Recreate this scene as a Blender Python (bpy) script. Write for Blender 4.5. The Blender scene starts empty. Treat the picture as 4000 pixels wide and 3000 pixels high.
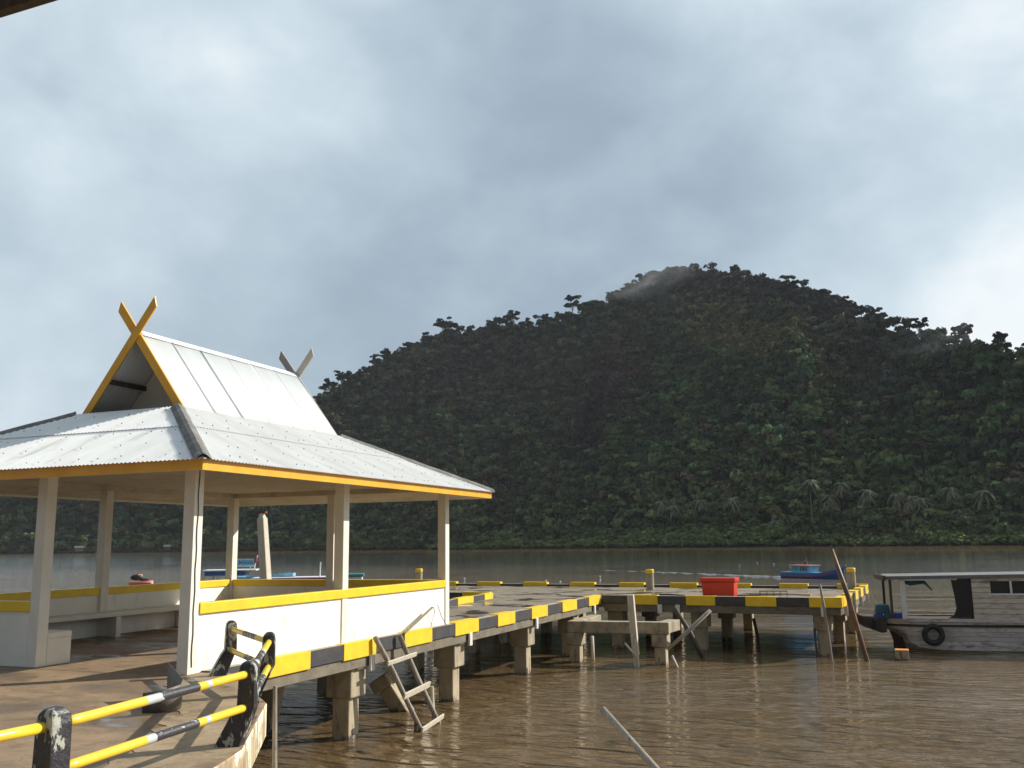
import bpy, bmesh, math, random
import numpy as np
from mathutils import Vector, Matrix

random.seed(7)
RNG = np.random.default_rng(11)
SC = bpy.context.scene
COL = SC.collection
cos, sin, pi, R = math.cos, math.sin, math.pi, math.radians
WATER = -1.6

# ------------------------------------------------------------------ materials
class NT:
    def __init__(s, name):
        s.m = bpy.data.materials.new(name); s.m.use_nodes = True
        s.t = s.m.node_tree; s.n = s.t.nodes; s.l = s.t.links
        s.bsdf = s.n['Principled BSDF']; s.out = s.n['Material Output']
    def node(s, typ, **kw):
        n = s.n.new(typ)
        for k, v in kw.items():
            if k == 'inp':
                for kk, vv in v.items():
                    if hasattr(vv, 'is_output'): s.l.new(vv, n.inputs[kk])
                    else: n.inputs[kk].default_value = vv
            else: setattr(n, k, v)
        return n
    def coord(s, scale=(1, 1, 1), kind='Object'):
        tc = s.node('ShaderNodeTexCoord')
        mp = s.node('ShaderNodeMapping', inp={'Vector': tc.outputs[kind], 'Scale': scale})
        return mp.outputs[0]
    def noise(s, vec, scale, detail=5, rough=.6, dist=0.):
        return s.node('ShaderNodeTexNoise', inp={'Vector': vec, 'Scale': scale, 'Detail': detail, 'Roughness': rough, 'Distortion': dist}).outputs[0]
    def ramp(s, fac, a, b, ca=(0, 0, 0, 1), cb=(1, 1, 1, 1)):
        r = s.node('ShaderNodeValToRGB', inp={'Fac': fac})
        e = r.color_ramp.elements
        e[0].position = a; e[0].color = ca; e[1].position = b; e[1].color = cb
        return r.outputs[0]
    def mix(s, fac, a, b, blend='MIX'):
        n = s.node('ShaderNodeMix', data_type='RGBA', blend_type=blend)
        for k, v in ((0, fac), (6, a), (7, b)):
            if hasattr(v, 'is_output'): s.l.new(v, n.inputs[k])
            else: n.inputs[k].default_value = v if k == 0 else (tuple(v) + (1,))[:4]
        return n.outputs[2]
    def math(s, op, a, b=0.):
        n = s.node('ShaderNodeMath', operation=op)
        for k, v in ((0, a), (1, b)):
            if hasattr(v, 'is_output'): s.l.new(v, n.inputs[k])
            else: n.inputs[k].default_value = v
        return n.outputs[0]
    def bump(s, h, strength=.3, dist=.02):
        b = s.node('ShaderNodeBump', inp={'Height': h, 'Strength': strength, 'Distance': dist})
        s.l.new(b.outputs[0], s.bsdf.inputs['Normal'])
    def set(s, **kw):
        for k, v in kw.items():
            k = {'color': 'Base Color', 'rough': 'Roughness', 'metal': 'Metallic', 'ior': 'IOR', 'spec': 'Specular IOR Level'}[k]
            if hasattr(v, 'is_output'): s.l.new(v, s.bsdf.inputs[k])
            else: s.bsdf.inputs[k].default_value = (tuple(v) + (1,))[:4] if k == 'Base Color' else v
        return s.m

def pmat(name, c1, c2, scale=3., stretch=(1, 1, 1), rough=.6, bump=.15, bs=40., lo=.35, hi=.65,
         stain=None, st_lo=.55, st_hi=.7, st_scale=6., st_stretch=(1, 1, 1), metal=0., dist=.01, st_rough=None):
    n = NT(name)
    v = n.coord(stretch)
    c = n.mix(n.ramp(n.noise(v, scale), lo, hi), c1, c2)
    if stain:
        m = n.ramp(n.noise(n.coord(st_stretch), st_scale, 6, .65, .4), st_lo, st_hi)
        c = n.mix(m, c, stain)
        if st_rough is not None:
            rr = n.math('ADD', n.math('MULTIPLY', m, st_rough - rough), rough)
            n.set(rough=rr)
    n.set(color=c, metal=metal)
    if not (stain and st_rough is not None): n.set(rough=rough)
    if bump: n.bump(n.noise(v, bs, 4), bump, dist)
    return n.m

M = {}
M['white'] = pmat('white_wall_paint', (.84, .82, .75), (.79, .765, .685), 2.2, rough=.55, bump=.12, bs=30, stain=(.55, .48, .36), st_lo=.57, st_hi=.85, st_scale=3, st_stretch=(1.5, 1.5, .5))
M['cream'] = pmat('cream_column_paint', (.80, .77, .685), (.73, .695, .60), 3, rough=.5, bump=.1, bs=26, stain=(.45, .38, .27), st_lo=.66, st_hi=.85, st_scale=4, st_stretch=(2, 2, .4))
M['ceiling'] = pmat('ceiling_board', (.62, .56, .48), (.52, .455, .375), 2.5, rough=.7, bump=.1, stain=(.3, .22, .15), st_lo=.58, st_hi=.8, st_scale=1.6)
M['yellow'] = pmat('yellow_gloss_paint', (.84, .43, .025), (.74, .35, .018), 3, rough=.38, bump=.12, bs=25, stain=(.45, .24, .02), st_lo=.66, st_hi=.8, st_scale=8)
M['rail_yellow'] = pmat('yellow_rail_paint', (.85, .60, .02), (.78, .50, .02), 3, rough=.4, bump=.1, bs=25, stain=(.5, .33, .05), st_lo=.68, st_hi=.8, st_scale=9)
M['kerb_yellow'] = pmat('yellow_kerb_paint', (.84, .57, .015), (.76, .47, .015), 4, rough=.5, bump=.25, bs=30, stain=(.32, .25, .14), st_lo=.66, st_hi=.72, st_scale=7)
M['kerb_black'] = pmat('black_kerb_paint', (.035, .034, .04), (.06, .057, .06), 4, rough=.5, bump=.25, bs=30, stain=(.28, .26, .24), st_lo=.68, st_hi=.73, st_scale=9)
M['kerb_top'] = pmat('worn_kerb_top', (.42, .38, .3), (.3, .26, .2), 6, rough=.8, bump=.3)
M['concrete'] = pmat('old_concrete', (.40, .34, .235), (.30, .25, .17), 3.5, rough=.85, bump=.35, bs=18, stain=(.13, .105, .08), st_lo=.5, st_hi=.72, st_scale=4, st_stretch=(1, 1, .6), dist=.015)
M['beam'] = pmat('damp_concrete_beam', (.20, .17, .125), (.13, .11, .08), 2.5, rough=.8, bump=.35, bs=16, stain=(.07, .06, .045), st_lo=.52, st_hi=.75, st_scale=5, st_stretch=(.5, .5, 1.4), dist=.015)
M['seawall'] = pmat('flaking_seawall', (.46, .37, .23), (.24, .17, .10), 3.5, stretch=(1.6, 1.6, .8), rough=.85, bump=.6, bs=9, stain=(.74, .68, .52), st_lo=.47, st_hi=.53, st_scale=2.2, st_stretch=(1.6, 1.6, .9), dist=.03)
M['pvc'] = pmat('white_pipe', (.72, .70, .66), (.6, .57, .5), 6, rough=.5, bump=.1)
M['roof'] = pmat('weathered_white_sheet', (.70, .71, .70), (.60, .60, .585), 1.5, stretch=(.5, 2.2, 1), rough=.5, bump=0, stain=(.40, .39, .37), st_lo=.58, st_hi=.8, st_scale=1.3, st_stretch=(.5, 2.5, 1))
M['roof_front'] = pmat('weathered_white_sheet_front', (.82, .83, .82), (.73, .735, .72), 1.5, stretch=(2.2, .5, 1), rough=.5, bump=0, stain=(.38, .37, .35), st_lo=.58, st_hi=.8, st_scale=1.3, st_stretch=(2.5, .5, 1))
M['roof_new'] = pmat('clean_white_sheet', (.80, .82, .82), (.74, .76, .765), 1.2, stretch=(1, 2.5, .6), rough=.42, bump=0, stain=(.55, .55, .53), st_lo=.66, st_hi=.85, st_scale=1.6)
M['seam'] = pmat('dark_sheet_seam', (.34, .34, .33), (.5, .5, .48), 5, rough=.7, bump=0)
M['ridge'] = pmat('mossy_hip_cap', (.21, .20, .19), (.12, .115, .11), 5, rough=.9, bump=.4, bs=20, stain=(.4, .4, .37), st_lo=.6, st_hi=.72, st_scale=6)
M['screw'] = pmat('roof_screw', (.16, .15, .14), (.24, .22, .2), 9, rough=.6, bump=0)
M['board_back'] = pmat('unpainted_board', (.50, .46, .40), (.36, .32, .27), 4, stretch=(1, 1, .3), rough=.8, bump=.2, stain=(.2, .17, .14), st_lo=.6, st_hi=.75)
M['purlin'] = pmat('dark_purlin', (.07, .05, .045), (.1, .075, .06), 6, rough=.8, bump=.2)
M['pblack'] = pmat('chipped_black_paint', (.022, .02, .026), (.04, .036, .042), 6, rough=.42, bump=.5, bs=18, stain=(.36, .37, .32), st_lo=.56, st_hi=.578, st_scale=8, st_stretch=(1.3, 1.3, .6), dist=.02, st_rough=.8)
M['ptube_y'] = pmat('yellow_pipe_paint', (.86, .60, .05), (.80, .52, .03), 4, rough=.32, bump=.06, stain=(.5, .48, .40), st_lo=.70, st_hi=.72, st_scale=8)
M['ptube_b'] = pmat('peeling_black_pipe_paint', (.03, .03, .038), (.05, .048, .056), 5, rough=.4, bump=.3, stain=(.62, .66, .64), st_lo=.585, st_hi=.60, st_scale=9, st_stretch=(1.6, .5, 1))
M['ptube_g'] = pmat('bare_grey_pipe', (.50, .54, .55), (.42, .45, .46), 8, rough=.45, bump=.1)
M['wood_grey'] = pmat('weathered_grey_wood', (.36, .32, .27), (.22, .19, .155), 5, stretch=(6, 6, .7), rough=.85, bump=.5, bs=14, stain=(.11, .09, .07), st_lo=.56, st_hi=.68, st_scale=5, st_stretch=(7, 7, .6))
M['wood_pale'] = pmat('pale_driftwood', (.62, .56, .46), (.46, .41, .33), 5, stretch=(6, 6, .5), rough=.8, bump=.5, bs=14, stain=(.16, .13, .1), st_lo=.6, st_hi=.68, st_scale=5, st_stretch=(9, 9, .4))
M['wood_dark'] = pmat('wet_dark_wood', (.09, .065, .045), (.05, .037, .027), 5, stretch=(6, 6, .7), rough=.7, bump=.4, bs=14)
M['wood_red'] = pmat('reddish_brown_pole', (.17, .085, .05), (.10, .055, .035), 3, stretch=(5, 5, .6), rough=.55, bump=.3, stain=(.34, .16, .05), st_lo=.54, st_hi=.7, st_scale=1.6)
M['rust'] = pmat('rusty_iron', (.22, .06, .03), (.1, .03, .02), 8, rough=.8, bump=.4)
M['sheet_metal'] = pmat('dull_bent_sheet_metal', (.16, .145, .125), (.10, .09, .075), 6, rough=.55, bump=.2, stain=(.22, .13, .07), st_lo=.6, st_hi=.75, metal=.3)
M['red_plastic'] = pmat('red_plastic', (.66, .035, .015), (.56, .03, .012), 3, rough=.35, bump=.05)
M['tyre'] = pmat('tyre_rubber', (.02, .02, .021), (.035, .034, .033), 6, rough=.75, bump=.3)
M['blue_plastic'] = pmat('blue_plastic', (.02, .06, .42), (.02, .045, .3), 4, rough=.4, bump=.05)
M['teal_plastic'] = pmat('teal_plastic', (.03, .14, .17), (.02, .09, .12), 4, rough=.45, bump=.1)
M['white_plastic'] = pmat('white_plastic', (.78, .78, .76), (.68, .68, .66), 5, rough=.35, bump=0)
M['boat_blue'] = pmat('deep_blue_boat_paint', (.05, .14, .38), (.04, .11, .30), 2, rough=.4, bump=.1, stain=(.02, .16, .3), st_lo=.5, st_hi=.7, st_scale=1.2)
M['boat_sky'] = pmat('light_blue_boat_paint', (.20, .48, .62), (.15, .38, .52), 2, rough=.4, bump=.1)
M['boat_teal'] = pmat('teal_boat_paint', (.05, .30, .33), (.04, .24, .28), 2, rough=.45, bump=.1)
M['boat_white'] = pmat('white_boat_paint', (.74, .76, .74), (.62, .64, .62), 2, rough=.45, bump=.1, stain=(.4, .36, .3), st_lo=.62, st_hi=.8)
M['boat_magenta'] = pmat('magenta_boat_stripe', (.33, .03, .13), (.24, .02, .1), 2, rough=.5, bump=.1)
M['pink'] = pmat('faded_pink_roof_paint', (.72, .30, .26), (.62, .24, .2), 2, rough=.6, bump=.1)
M['glass'] = pmat('dark_window_glass', (.012, .014, .016), (.02, .024, .026), 3, rough=.12, bump=0)
M['black'] = pmat('black_rubbed_paint_door_shade', (.010, .009, .010), (.018, .015, .017), 3, rough=.45, bump=.1)
M['salmon'] = pmat('salmon_vinyl', (.80, .36, .26), (.7, .3, .22), 3, rough=.5, bump=0)
M['rope'] = pmat('dirty_rope', (.30, .25, .17), (.2, .16, .11), 20, rough=.9, bump=.4)
M['rope_green'] = pmat('green_cord', (.12, .2, .1), (.1, .15, .08), 20, rough=.8, bump=0)
M['red_wire'] = pmat('red_wire', (.5, .07, .04), (.4, .05, .03), 5, rough=.5, bump=0)
M['thatch'] = pmat('grey_hut_boards', (.26, .23, .2), (.18, .16, .14), 1, rough=.9, bump=.3)
M['tin'] = pmat('pale_tin', (.13, .125, .12), (.09, .085, .08), 1, rough=.6, bump=0)
M['orange'] = pmat('orange_cap_paint', (.72, .27, .05), (.6, .2, .04), 4, rough=.6, bump=.2)
M['skin'] = pmat('skin', (.33, .18, .11), (.29, .155, .095), 4, rough=.55, bump=0)
M['hair'] = pmat('black_hair', (.015, .012, .011), (.022, .018, .016), 8, rough=.6, bump=0)
M['shirt'] = pmat('dark_grey_shirt', (.08, .07, .065), (.11, .095, .085), 5, rough=.9, bump=0)
M['trousers'] = pmat('dark_trousers', (.03, .03, .04), (.045, .045, .055), 5, rough=.9, bump=0)
M['palm_bark'] = pmat('grey_palm_bark', (.12, .11, .09), (.08, .07, .055), .6, rough=.9, bump=.2)
M['bark'] = pmat('pale_bark', (.36, .33, .28), (.24, .21, .17), .6, rough=.9, bump=.2)

def deck_mat(name, base, base2, wet, thr=(.50, .56), scale=.9, stretch=(1, 1, 1), wetrough=.06):
    n = NT(name)
    v = n.coord(stretch); v1 = n.coord()
    c = n.mix(n.ramp(n.noise(v1, 1.3, 7, .65), .36, .66), base, base2)
    c = n.mix(n.ramp(n.noise(v1, 5., 6, .7, .6), .5, .75), c, tuple(x * .55 for x in base2))
    c = n.mix(n.ramp(n.noise(v1, 16., 4, .7), .62, .74), c, (.40, .36, .29))
    w = n.ramp(n.noise(v, scale, 4, .55, .5), *thr)
    c = n.mix(w, c, wet)
    n.set(color=c, rough=n.math('SUBTRACT', .8, n.math('MULTIPLY', w, .8 - wetrough)))
    h = n.math('MULTIPLY', n.noise(v1, 30., 5, .7), n.math('SUBTRACT', 1.0, w))
    n.bump(h, .45, .012)
    return n.m
M['deck'] = deck_mat('wet_concrete_deck', (.24, .19, .13), (.17, .137, .095), (.115, .095, .072), (.52, .58), .75, (1, 1.4, 1))
M['floor'] = deck_mat('wet_brown_promenade', (.32, .215, .125), (.22, .155, .095), (.14, .095, .06), (.44, .62), .55, (1, 1.6, 1), .16)
M['edge_floor'] = deck_mat('rough_pale_edge_concrete', (.38, .28, .17), (.24, .175, .105), (.16, .11, .07), (.54, .62), 1.3, (1, 1, 1), .35)

def planks(name, c1, c2, pitch, line=.06, dirt=(.26, .19, .15)):
    n = NT(name)
    tc = n.node('ShaderNodeTexCoord')
    sx = n.node('ShaderNodeSeparateXYZ', inp={0: tc.outputs['Object']})
    wob = n.math('MULTIPLY', n.math('SUBTRACT', n.noise(n.coord((.4, .4, .4)), 1.5, 2), .5), .03)
    fr = n.math('FRACT', n.math('DIVIDE', n.math('ADD', sx.outputs[2], wob), pitch))
    gap = n.math('LESS_THAN', fr, line)
    idx = n.math('FLOOR', n.math('DIVIDE', n.math('ADD', sx.outputs[2], wob), pitch))
    rnd = n.node('ShaderNodeTexWhiteNoise', noise_dimensions='1D', inp={'W': idx}).outputs[0]
    c = n.mix(n.math('MULTIPLY', rnd, .8), c1, c2)
    c = n.mix(n.ramp(n.noise(n.coord((1, 1, 3)), 3.2, 7, .7, .3), .48, .72), c, dirt)
    c = n.mix(n.ramp(n.noise(n.coord((1, 1, 4)), 1.1, 5, .6), .62, .70), c, tuple(.4 * x for x in c1))
    c = n.mix(gap, c, (.02, .016, .014))
    n.set(color=c, rough=.75)
    n.bump(n.math('ADD', n.math('MULTIPLY', gap, -1.), n.math('MULTIPLY', n.noise(n.coord((1, 1, 6)), 14, 4), .4)), .6, .012)
    return n.m
M['hull_planks'] = planks('worn_pinkish_hull_planks', (.72, .67, .64), (.54, .49, .47), .135)
M['house_planks'] = planks('worn_cream_cabin_planks', (.68, .62, .51), (.54, .48, .39), .15)
M['boat_roof'] = pmat('pale_grey_roof_felt', (.19, .185, .20), (.13, .13, .14), 3, rough=.8, bump=.3)

def pile_mat():
    n = NT('tidal_concrete_pile')
    v = n.coord((1, 1, .7))
    c = n.mix(n.ramp(n.noise(v, 3.5, 6), .35, .65), (.44, .37, .25), (.33, .27, .18))
    c = n.mix(n.ramp(n.noise(n.coord((3, 3, .5)), 3.5, 6, .6), .58, .68), c, (.12, .095, .065))
    g = n.node('ShaderNodeNewGeometry'); s = n.node('ShaderNodeSeparateXYZ', inp={0: g.outputs['Position']})
    wl = n.math('ADD', s.outputs[2], n.math('MULTIPLY', n.noise(v, 6, 5), .55))
    c = n.mix(n.ramp(n.math('ADD', wl, 2.), .66, .76, (1, 1, 1, 1), (0, 0, 0, 1)), c, (.075, .06, .05))
    c = n.mix(n.math('MULTIPLY', n.ramp(n.noise(v, 22, 4, .6), .58, .62), n.ramp(n.math('ADD', wl, 2.), .70, .84, (1, 1, 1, 1), (0, 0, 0, 1))), c, (.42, .38, .33))
    n.set(color=c, rough=.85); n.bump(n.noise(v, 14, 5, .7), .5, .02)
    return n.m
M['pile'] = pile_mat()

def water_mat():
    n = NT('muddy_river_water')
    g = n.node('ShaderNodeNewGeometry')
    def co(scale, rot):
        return n.node('ShaderNodeMapping', inp={'Vector': g.outputs['Position'], 'Scale': scale, 'Rotation': (0, 0, R(rot))}).outputs[0]
    band = n.ramp(n.noise(co((.006, .05, 1), 14), 1., 4, .6, .3), .42, .60)
    w1 = n.noise(co((.85, 2.5, 1), 18), 1., 2, .5, .6)
    w2 = n.noise(co((5., 11., 1), 8), 1., 3, .6, .4)
    w3 = n.noise(co((.25, .9, 1), 22), 1., 3, .5)
    h = n.math('ADD', n.math('MULTIPLY', w1, .62), n.math('ADD', n.math('MULTIPLY', w2, .09), n.math('MULTIPLY', w3, .7)))
    sep = n.node('ShaderNodeVectorMath', operation='LENGTH', inp={0: g.outputs['Position']}).outputs['Value']
    near = n.ramp(n.math('DIVIDE', sep, 200.), .08, .9, (1, 1, 1, 1), (.30, .30, .30, 1))
    patch = n.ramp(n.noise(co((.10, .22, 1), 20), 1., 3, .5, .4), .32, .62)
    amp = n.math('MULTIPLY', near, n.math('ADD', .25, n.math('ADD', n.math('MULTIPLY', band, .35), n.math('MULTIPLY', patch, .85))))
    b = n.node('ShaderNodeBump', inp={'Height': n.math('MULTIPLY', h, amp), 'Strength': 1., 'Distance': .42})
    n.l.new(b.outputs[0], n.bsdf.inputs['Normal'])
    c = n.mix(n.ramp(n.noise(co((.05, .09, 1), 0), 1., 4), .35, .7), (.152, .100, .049), (.124, .083, .042))
    n.set(color=c, rough=.03, ior=1.34)
    return n.m
M['water'] = water_mat()

def leaf_mat(name, gain=1.):
    n = NT(name)
    a = n.node('ShaderNodeVertexColor', layer_name='tint')
    n.set(color=a.outputs[0], rough=.9, spec=0.)
    if gain > 1:
        v = n.node('ShaderNodeAttribute', attribute_name='cn')
        n.l.new(v.outputs['Vector'], n.bsdf.inputs['Normal'])
    return n.m
M['leaf'] = leaf_mat('foliage', 2.); M['frond'] = leaf_mat('palm_frond')
M['hill'] = pmat('forest_floor', (.022, .024, .014), (.034, .028, .018), .05, rough=1., bump=0)
M['mud'] = pmat('shore_mud', (.07, .055, .04), (.05, .04, .03), .1, rough=.8, bump=0)

# ------------------------------------------------------------------ mesh helper
class MB:
    def __init__(s, T=None): s.v, s.f, s.mi, s.T = [], [], [], T
    def add(s, vs, fs, mi=0):
        o = len(s.v)
        s.v += [Vector(v) for v in vs]; s.f += [tuple(i + o for i in f) for f in fs]; s.mi += [mi] * len(fs)
        return s
    def box(s, x0, x1, y0, y1, z0, z1, mi=0):
        x0, x1 = sorted((x0, x1)); y0, y1 = sorted((y0, y1)); z0, z1 = sorted((z0, z1))
        return s.add([(x0, y0, z0), (x1, y0, z0), (x1, y1, z0), (x0, y1, z0), (x0, y0, z1), (x1, y0, z1), (x1, y1, z1), (x0, y1, z1)],
                     [(0, 3, 2, 1), (4, 5, 6, 7), (0, 1, 5, 4), (1, 2, 6, 5), (2, 3, 7, 6), (3, 0, 4, 7)], mi)
    def bar(s, p0, p1, w, h, mi=0, up=(0, 0, 1), w1=None, h1=None):
        p0, p1 = Vector(p0), Vector(p1); d = (p1 - p0).normalized(); up = Vector(up)
        if abs(d.dot(up)) > .99: up = Vector((0, 1, 0))
        a = d.cross(up).normalized(); b = a.cross(d)
        vs = []
        for p, ww, hh in ((p0, w, h), (p1, w1 or w, h1 or h)):
            vs += [p - a * ww / 2 - b * hh / 2, p + a * ww / 2 - b * hh / 2, p + a * ww / 2 + b * hh / 2, p - a * ww / 2 + b * hh / 2]
        return s.add(vs, [(0, 3, 2, 1), (4, 5, 6, 7), (0, 1, 5, 4), (1, 2, 6, 5), (2, 3, 7, 6), (3, 0, 4, 7)][::1], mi)
    def path(s, pts, rad, n=10, mi=0, caps=True):
        pts = [Vector(p) for p in pts]; o = len(s.v); k = len(pts)
        rads = rad if isinstance(rad, (list, tuple)) else [rad] * k
        mis = mi if isinstance(mi, (list, tuple)) else [mi] * (k - 1)
        for i, p in enumerate(pts):
            d = (pts[min(i + 1, k - 1)] - pts[max(i - 1, 0)]).normalized()
            u = Vector((0, 0, 1)) if abs(d.z) < .9 else Vector((0, 1, 0))
            a = d.cross(u).normalized(); b = a.cross(d)
            for j in range(n):
                t = 2 * pi * j / n
                s.v.append(p + (a * cos(t) + b * sin(t)) * rads[i])
        for i in range(k - 1):
            for j in range(n):
                s.f.append((o + i * n + j, o + i * n + (j + 1) % n, o + (i + 1) * n + (j + 1) % n, o + (i + 1) * n + j)); s.mi.append(mis[i])
        if caps:
            s.f.append(tuple(o + j for j in range(n))[::-1]); s.mi.append(mis[0])
            s.f.append(tuple(o + (k - 1) * n + j for j in range(n))); s.mi.append(mis[-1])
        return s
    def prism(s, poly, z0, z1, mi=0, mtop=None):
        n = len(poly)
        s.add([(x, y, z0) for x, y in poly] + [(x, y, z1) for x, y in poly], [tuple(range(n))[::-1]] + [(i, (i + 1) % n, n + (i + 1) % n, n + i) for i in range(n)], mi)
        s.f.append(tuple(len(s.v) - n + i for i in range(n))); s.mi.append(mi if mtop is None else mtop)
        return s
    def extrude(s, poly3, off, mi=0, mside=None):
        n = len(poly3); off = Vector(off); a = [Vector(p) for p in poly3]; o = len(s.v)
        s.add(a + [p + off for p in a], [tuple(range(n))[::-1], tuple(range(n, 2 * n))], mi)
        for i in range(n):
            s.f.append((o + i, o + (i + 1) % n, o + n + (i + 1) % n, o + n + i)); s.mi.append(mi if mside is None else mside)
        return s
    def grid(s, rows, mi=0):
        o = len(s.v); n = len(rows[0])
        for r in rows: s.v += [Vector(p) for p in r]
        for i in range(len(rows) - 1):
            for j in range(n - 1):
                s.f.append((o + i * n + j, o + i * n + j + 1, o + (i + 1) * n + j + 1, o + (i + 1) * n + j)); s.mi.append(mi)
        return s
    def ball(s, c, r, n=8, mi=0, sc=(1, 1, 1)):
        rows = []
        for i in range(n + 1):
            t = pi * i / n
            rows.append([(c[0] + r * sc[0] * sin(t) * cos(2 * pi * j / (2 * n)), c[1] + r * sc[1] * sin(t) * sin(2 * pi * j / (2 * n)), c[2] - r * sc[2] * cos(t)) for j in range(2 * n + 1)])
        return s.grid(rows, mi)
    def lathe(s, prof, c, n=16, mi=0):
        rows = [[(c[0] + r * cos(2 * pi * j / n), c[1] + r * sin(2 * pi * j / n), c[2] + z) for j in range(n + 1)] for r, z in prof]
        return s.grid(rows, mi)
    def build(s, name, mats, parent=None, loc=None, smooth=False, bevel=0., solid=0., weld=False):
        if not isinstance(mats, (list, tuple)): mats = [mats]
        o = Vector(loc) if loc is not None else (ORG[parent.name] if parent else Vector())
        vs = [(s.T @ v if s.T else v) - o for v in s.v]
        me = bpy.data.meshes.new(name); me.from_pydata(vs, [], s.f)
        for m in mats: me.materials.append(M[m] if isinstance(m, str) else m)
        me.polygons.foreach_set('material_index', s.mi)
        bm = bmesh.new(); bm.from_mesh(me)
        if weld: bmesh.ops.remove_doubles(bm, verts=bm.verts, dist=1e-5)
        bmesh.ops.recalc_face_normals(bm, faces=bm.faces)
        bm.to_mesh(me); bm.free()
        if smooth: me.polygons.foreach_set('use_smooth', [True] * len(me.polygons))
        ob = bpy.data.objects.new(name, me); COL.objects.link(ob)
        if parent: ob.parent = parent
        else: ob.location = o
        ORG[ob.name] = o
        if solid:
            md = ob.modifiers.new('thickness', 'SOLIDIFY'); md.thickness = solid; md.offset = -1
        if bevel:
            md = ob.modifiers.new('bevel', 'BEVEL'); md.width = bevel; md.segments = 2; md.limit_method = 'ANGLE'
        return ob
ORG = {}
def thing(name, label, cat, loc, group=None):
    o = bpy.data.objects.new(name, None); COL.objects.link(o); o.location = loc; ORG[o.name] = Vector(loc)
    o.empty_display_size = .2
    return tag(o, label, cat, group)
def tag(o, label, cat, group=None, kind=None):
    if label: o['label'] = label
    if cat: o['category'] = cat
    if group: o['group'] = group
    if kind: o['kind'] = kind
    return o
def struct(o): o['kind'] = 'structure'; return o
def dup(root, loc, rotz=0., scale=1., label=None):
    r = root.copy(); COL.objects.link(r); r.location = loc; r.rotation_euler = (0, 0, rotz); r.scale = (scale,) * 3
    if label: r['label'] = label
    for ch in list(root.children):
        c = ch.copy(); COL.objects.link(c); c.parent = r
        for g in ch.children:
            d = g.copy(); COL.objects.link(d); d.parent = c
    return r

# ------------------------------------------------------------------ camera (solved from the pavilion's right angles)
F_, PIT, ROL, YAW = 3650.45, .168846, -.012843, .379802
Fw = Vector((-sin(YAW) * cos(PIT), cos(YAW) * cos(PIT), sin(PIT))); Rt = Vector((cos(YAW), sin(YAW), 0)); Up = Rt.cross(Fw)
R2 = Rt * cos(ROL) + Up * sin(ROL); U2 = Up * cos(ROL) - Rt * sin(ROL)
cam = bpy.data.cameras.new('camera'); co = bpy.data.objects.new('camera', cam); COL.objects.link(co)
mw = Matrix((R2, U2, -Fw)).transposed().to_4x4(); mw.translation = (0, 0, 1.65); co.matrix_world = mw
cam.sensor_width = 36; cam.lens = F_ / 4000 * 36; cam.clip_end = 6000; cam.clip_start = .05
SC.camera = co

# ------------------------------------------------------------------ sky and sun
SUN = Vector((1.25, 1.2, 1.0)).normalized()
EL = math.asin(SUN.z)
w = bpy.data.worlds.new('World'); SC.world = w; w.use_nodes = True
nt = w.node_tree; N, L = nt.nodes, nt.links
bg = N['Background']; SKYS = .10; bg.inputs[1].default_value = SKYS
sky = N.new('ShaderNodeTexSky'); sky.sky_type = 'NISHITA'; sky.sun_disc = False; sky.sun_elevation = EL
sky.sun_rotation = math.atan2(SUN.x, SUN.y)
def wn(t, **kw):
    n = N.new(t)
    for k, v in kw.items():
        if k == 'inp':
            for kk, vv in v.items():
                if hasattr(vv, 'is_output'): L.new(vv, n.inputs[kk])
                else: n.inputs[kk].default_value = vv
        else: setattr(n, k, v)
    return n
def wm(op, a, b=0., clamp=False):
    return wn('ShaderNodeMath', operation=op, use_clamp=clamp, inp={0: a, 1: b}).outputs[0]
tc = wn('ShaderNodeTexCoord')
dirv = wn('ShaderNodeVectorMath', operation='NORMALIZE', inp={0: tc.outputs['Generated']}).outputs[0]
def wnoise(scale, sc, det, rough, dist=0.):
    mp = wn('ShaderNodeMapping', inp={'Vector': dirv, 'Scale': sc, 'Location': (3.1, 1.7, .4)})
    return wn('ShaderNodeTexNoise', inp={'Vector': mp.outputs[0], 'Scale': scale, 'Detail': det, 'Roughness': rough, 'Distortion': dist}).outputs[0]
n1 = wnoise(2.6, (1, 1, 1.35), 7, .5, .25)
n2 = wnoise(6.5, (1, 1, 1.5), 6, .55, .3)
n3 = wnoise(1.1, (1, 1, 1.6), 4, .5, .2)
val = wm('ADD', wm('MULTIPLY', wm('SUBTRACT', n1, .5), 1.05), wm('MULTIPLY', wm('SUBTRACT', n2, .5), .50))
val = wm('ADD', val, wm('MULTIPLY', wm('SUBTRACT', n3, .5), .4))
val = wm('ADD', val, .615)
# broad bright and dark cloud masses, and a rear dimming, at fixed sky directions
for d, amt, pw in (((-.517, .735, .438), .17, 60), ((-.66, .60, .46), .15, 25), ((-.082, .85, .54), .32, 40), ((.115, .972, .205), .30, 160), ((.10, .90, .42), .04, 40),
                   ((-.30, .87, .38), -.12, 50), ((-.165, .95, .28), -.21, 40), ((-.25, .90, .34), -.10, 25), ((-.70, .64, .30), -.14, 60), ((-.50, .80, .30), -.16, 60), ((-.78, .62, .14), .30, 60), ((-.3, .95, .17), .06, 60),
                   ((.85, .3, .5), .30, 6), ((0, -.9, .35), -.75, 1.5)):  # last lobe is no cloud: dims the unseen rear sky to deepen front shade
    v = Vector(d).normalized()
    dt = wn('ShaderNodeVectorMath', operation='DOT_PRODUCT', inp={0: dirv, 1: tuple(v)}).outputs['Value']
    val = wm('ADD', val, wm('MULTIPLY', wm('POWER', wm('MAXIMUM', dt, 0.), float(pw)), amt))
rp = wn('ShaderNodeValToRGB', inp={'Fac': val}); e = rp.color_ramp.elements
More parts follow.
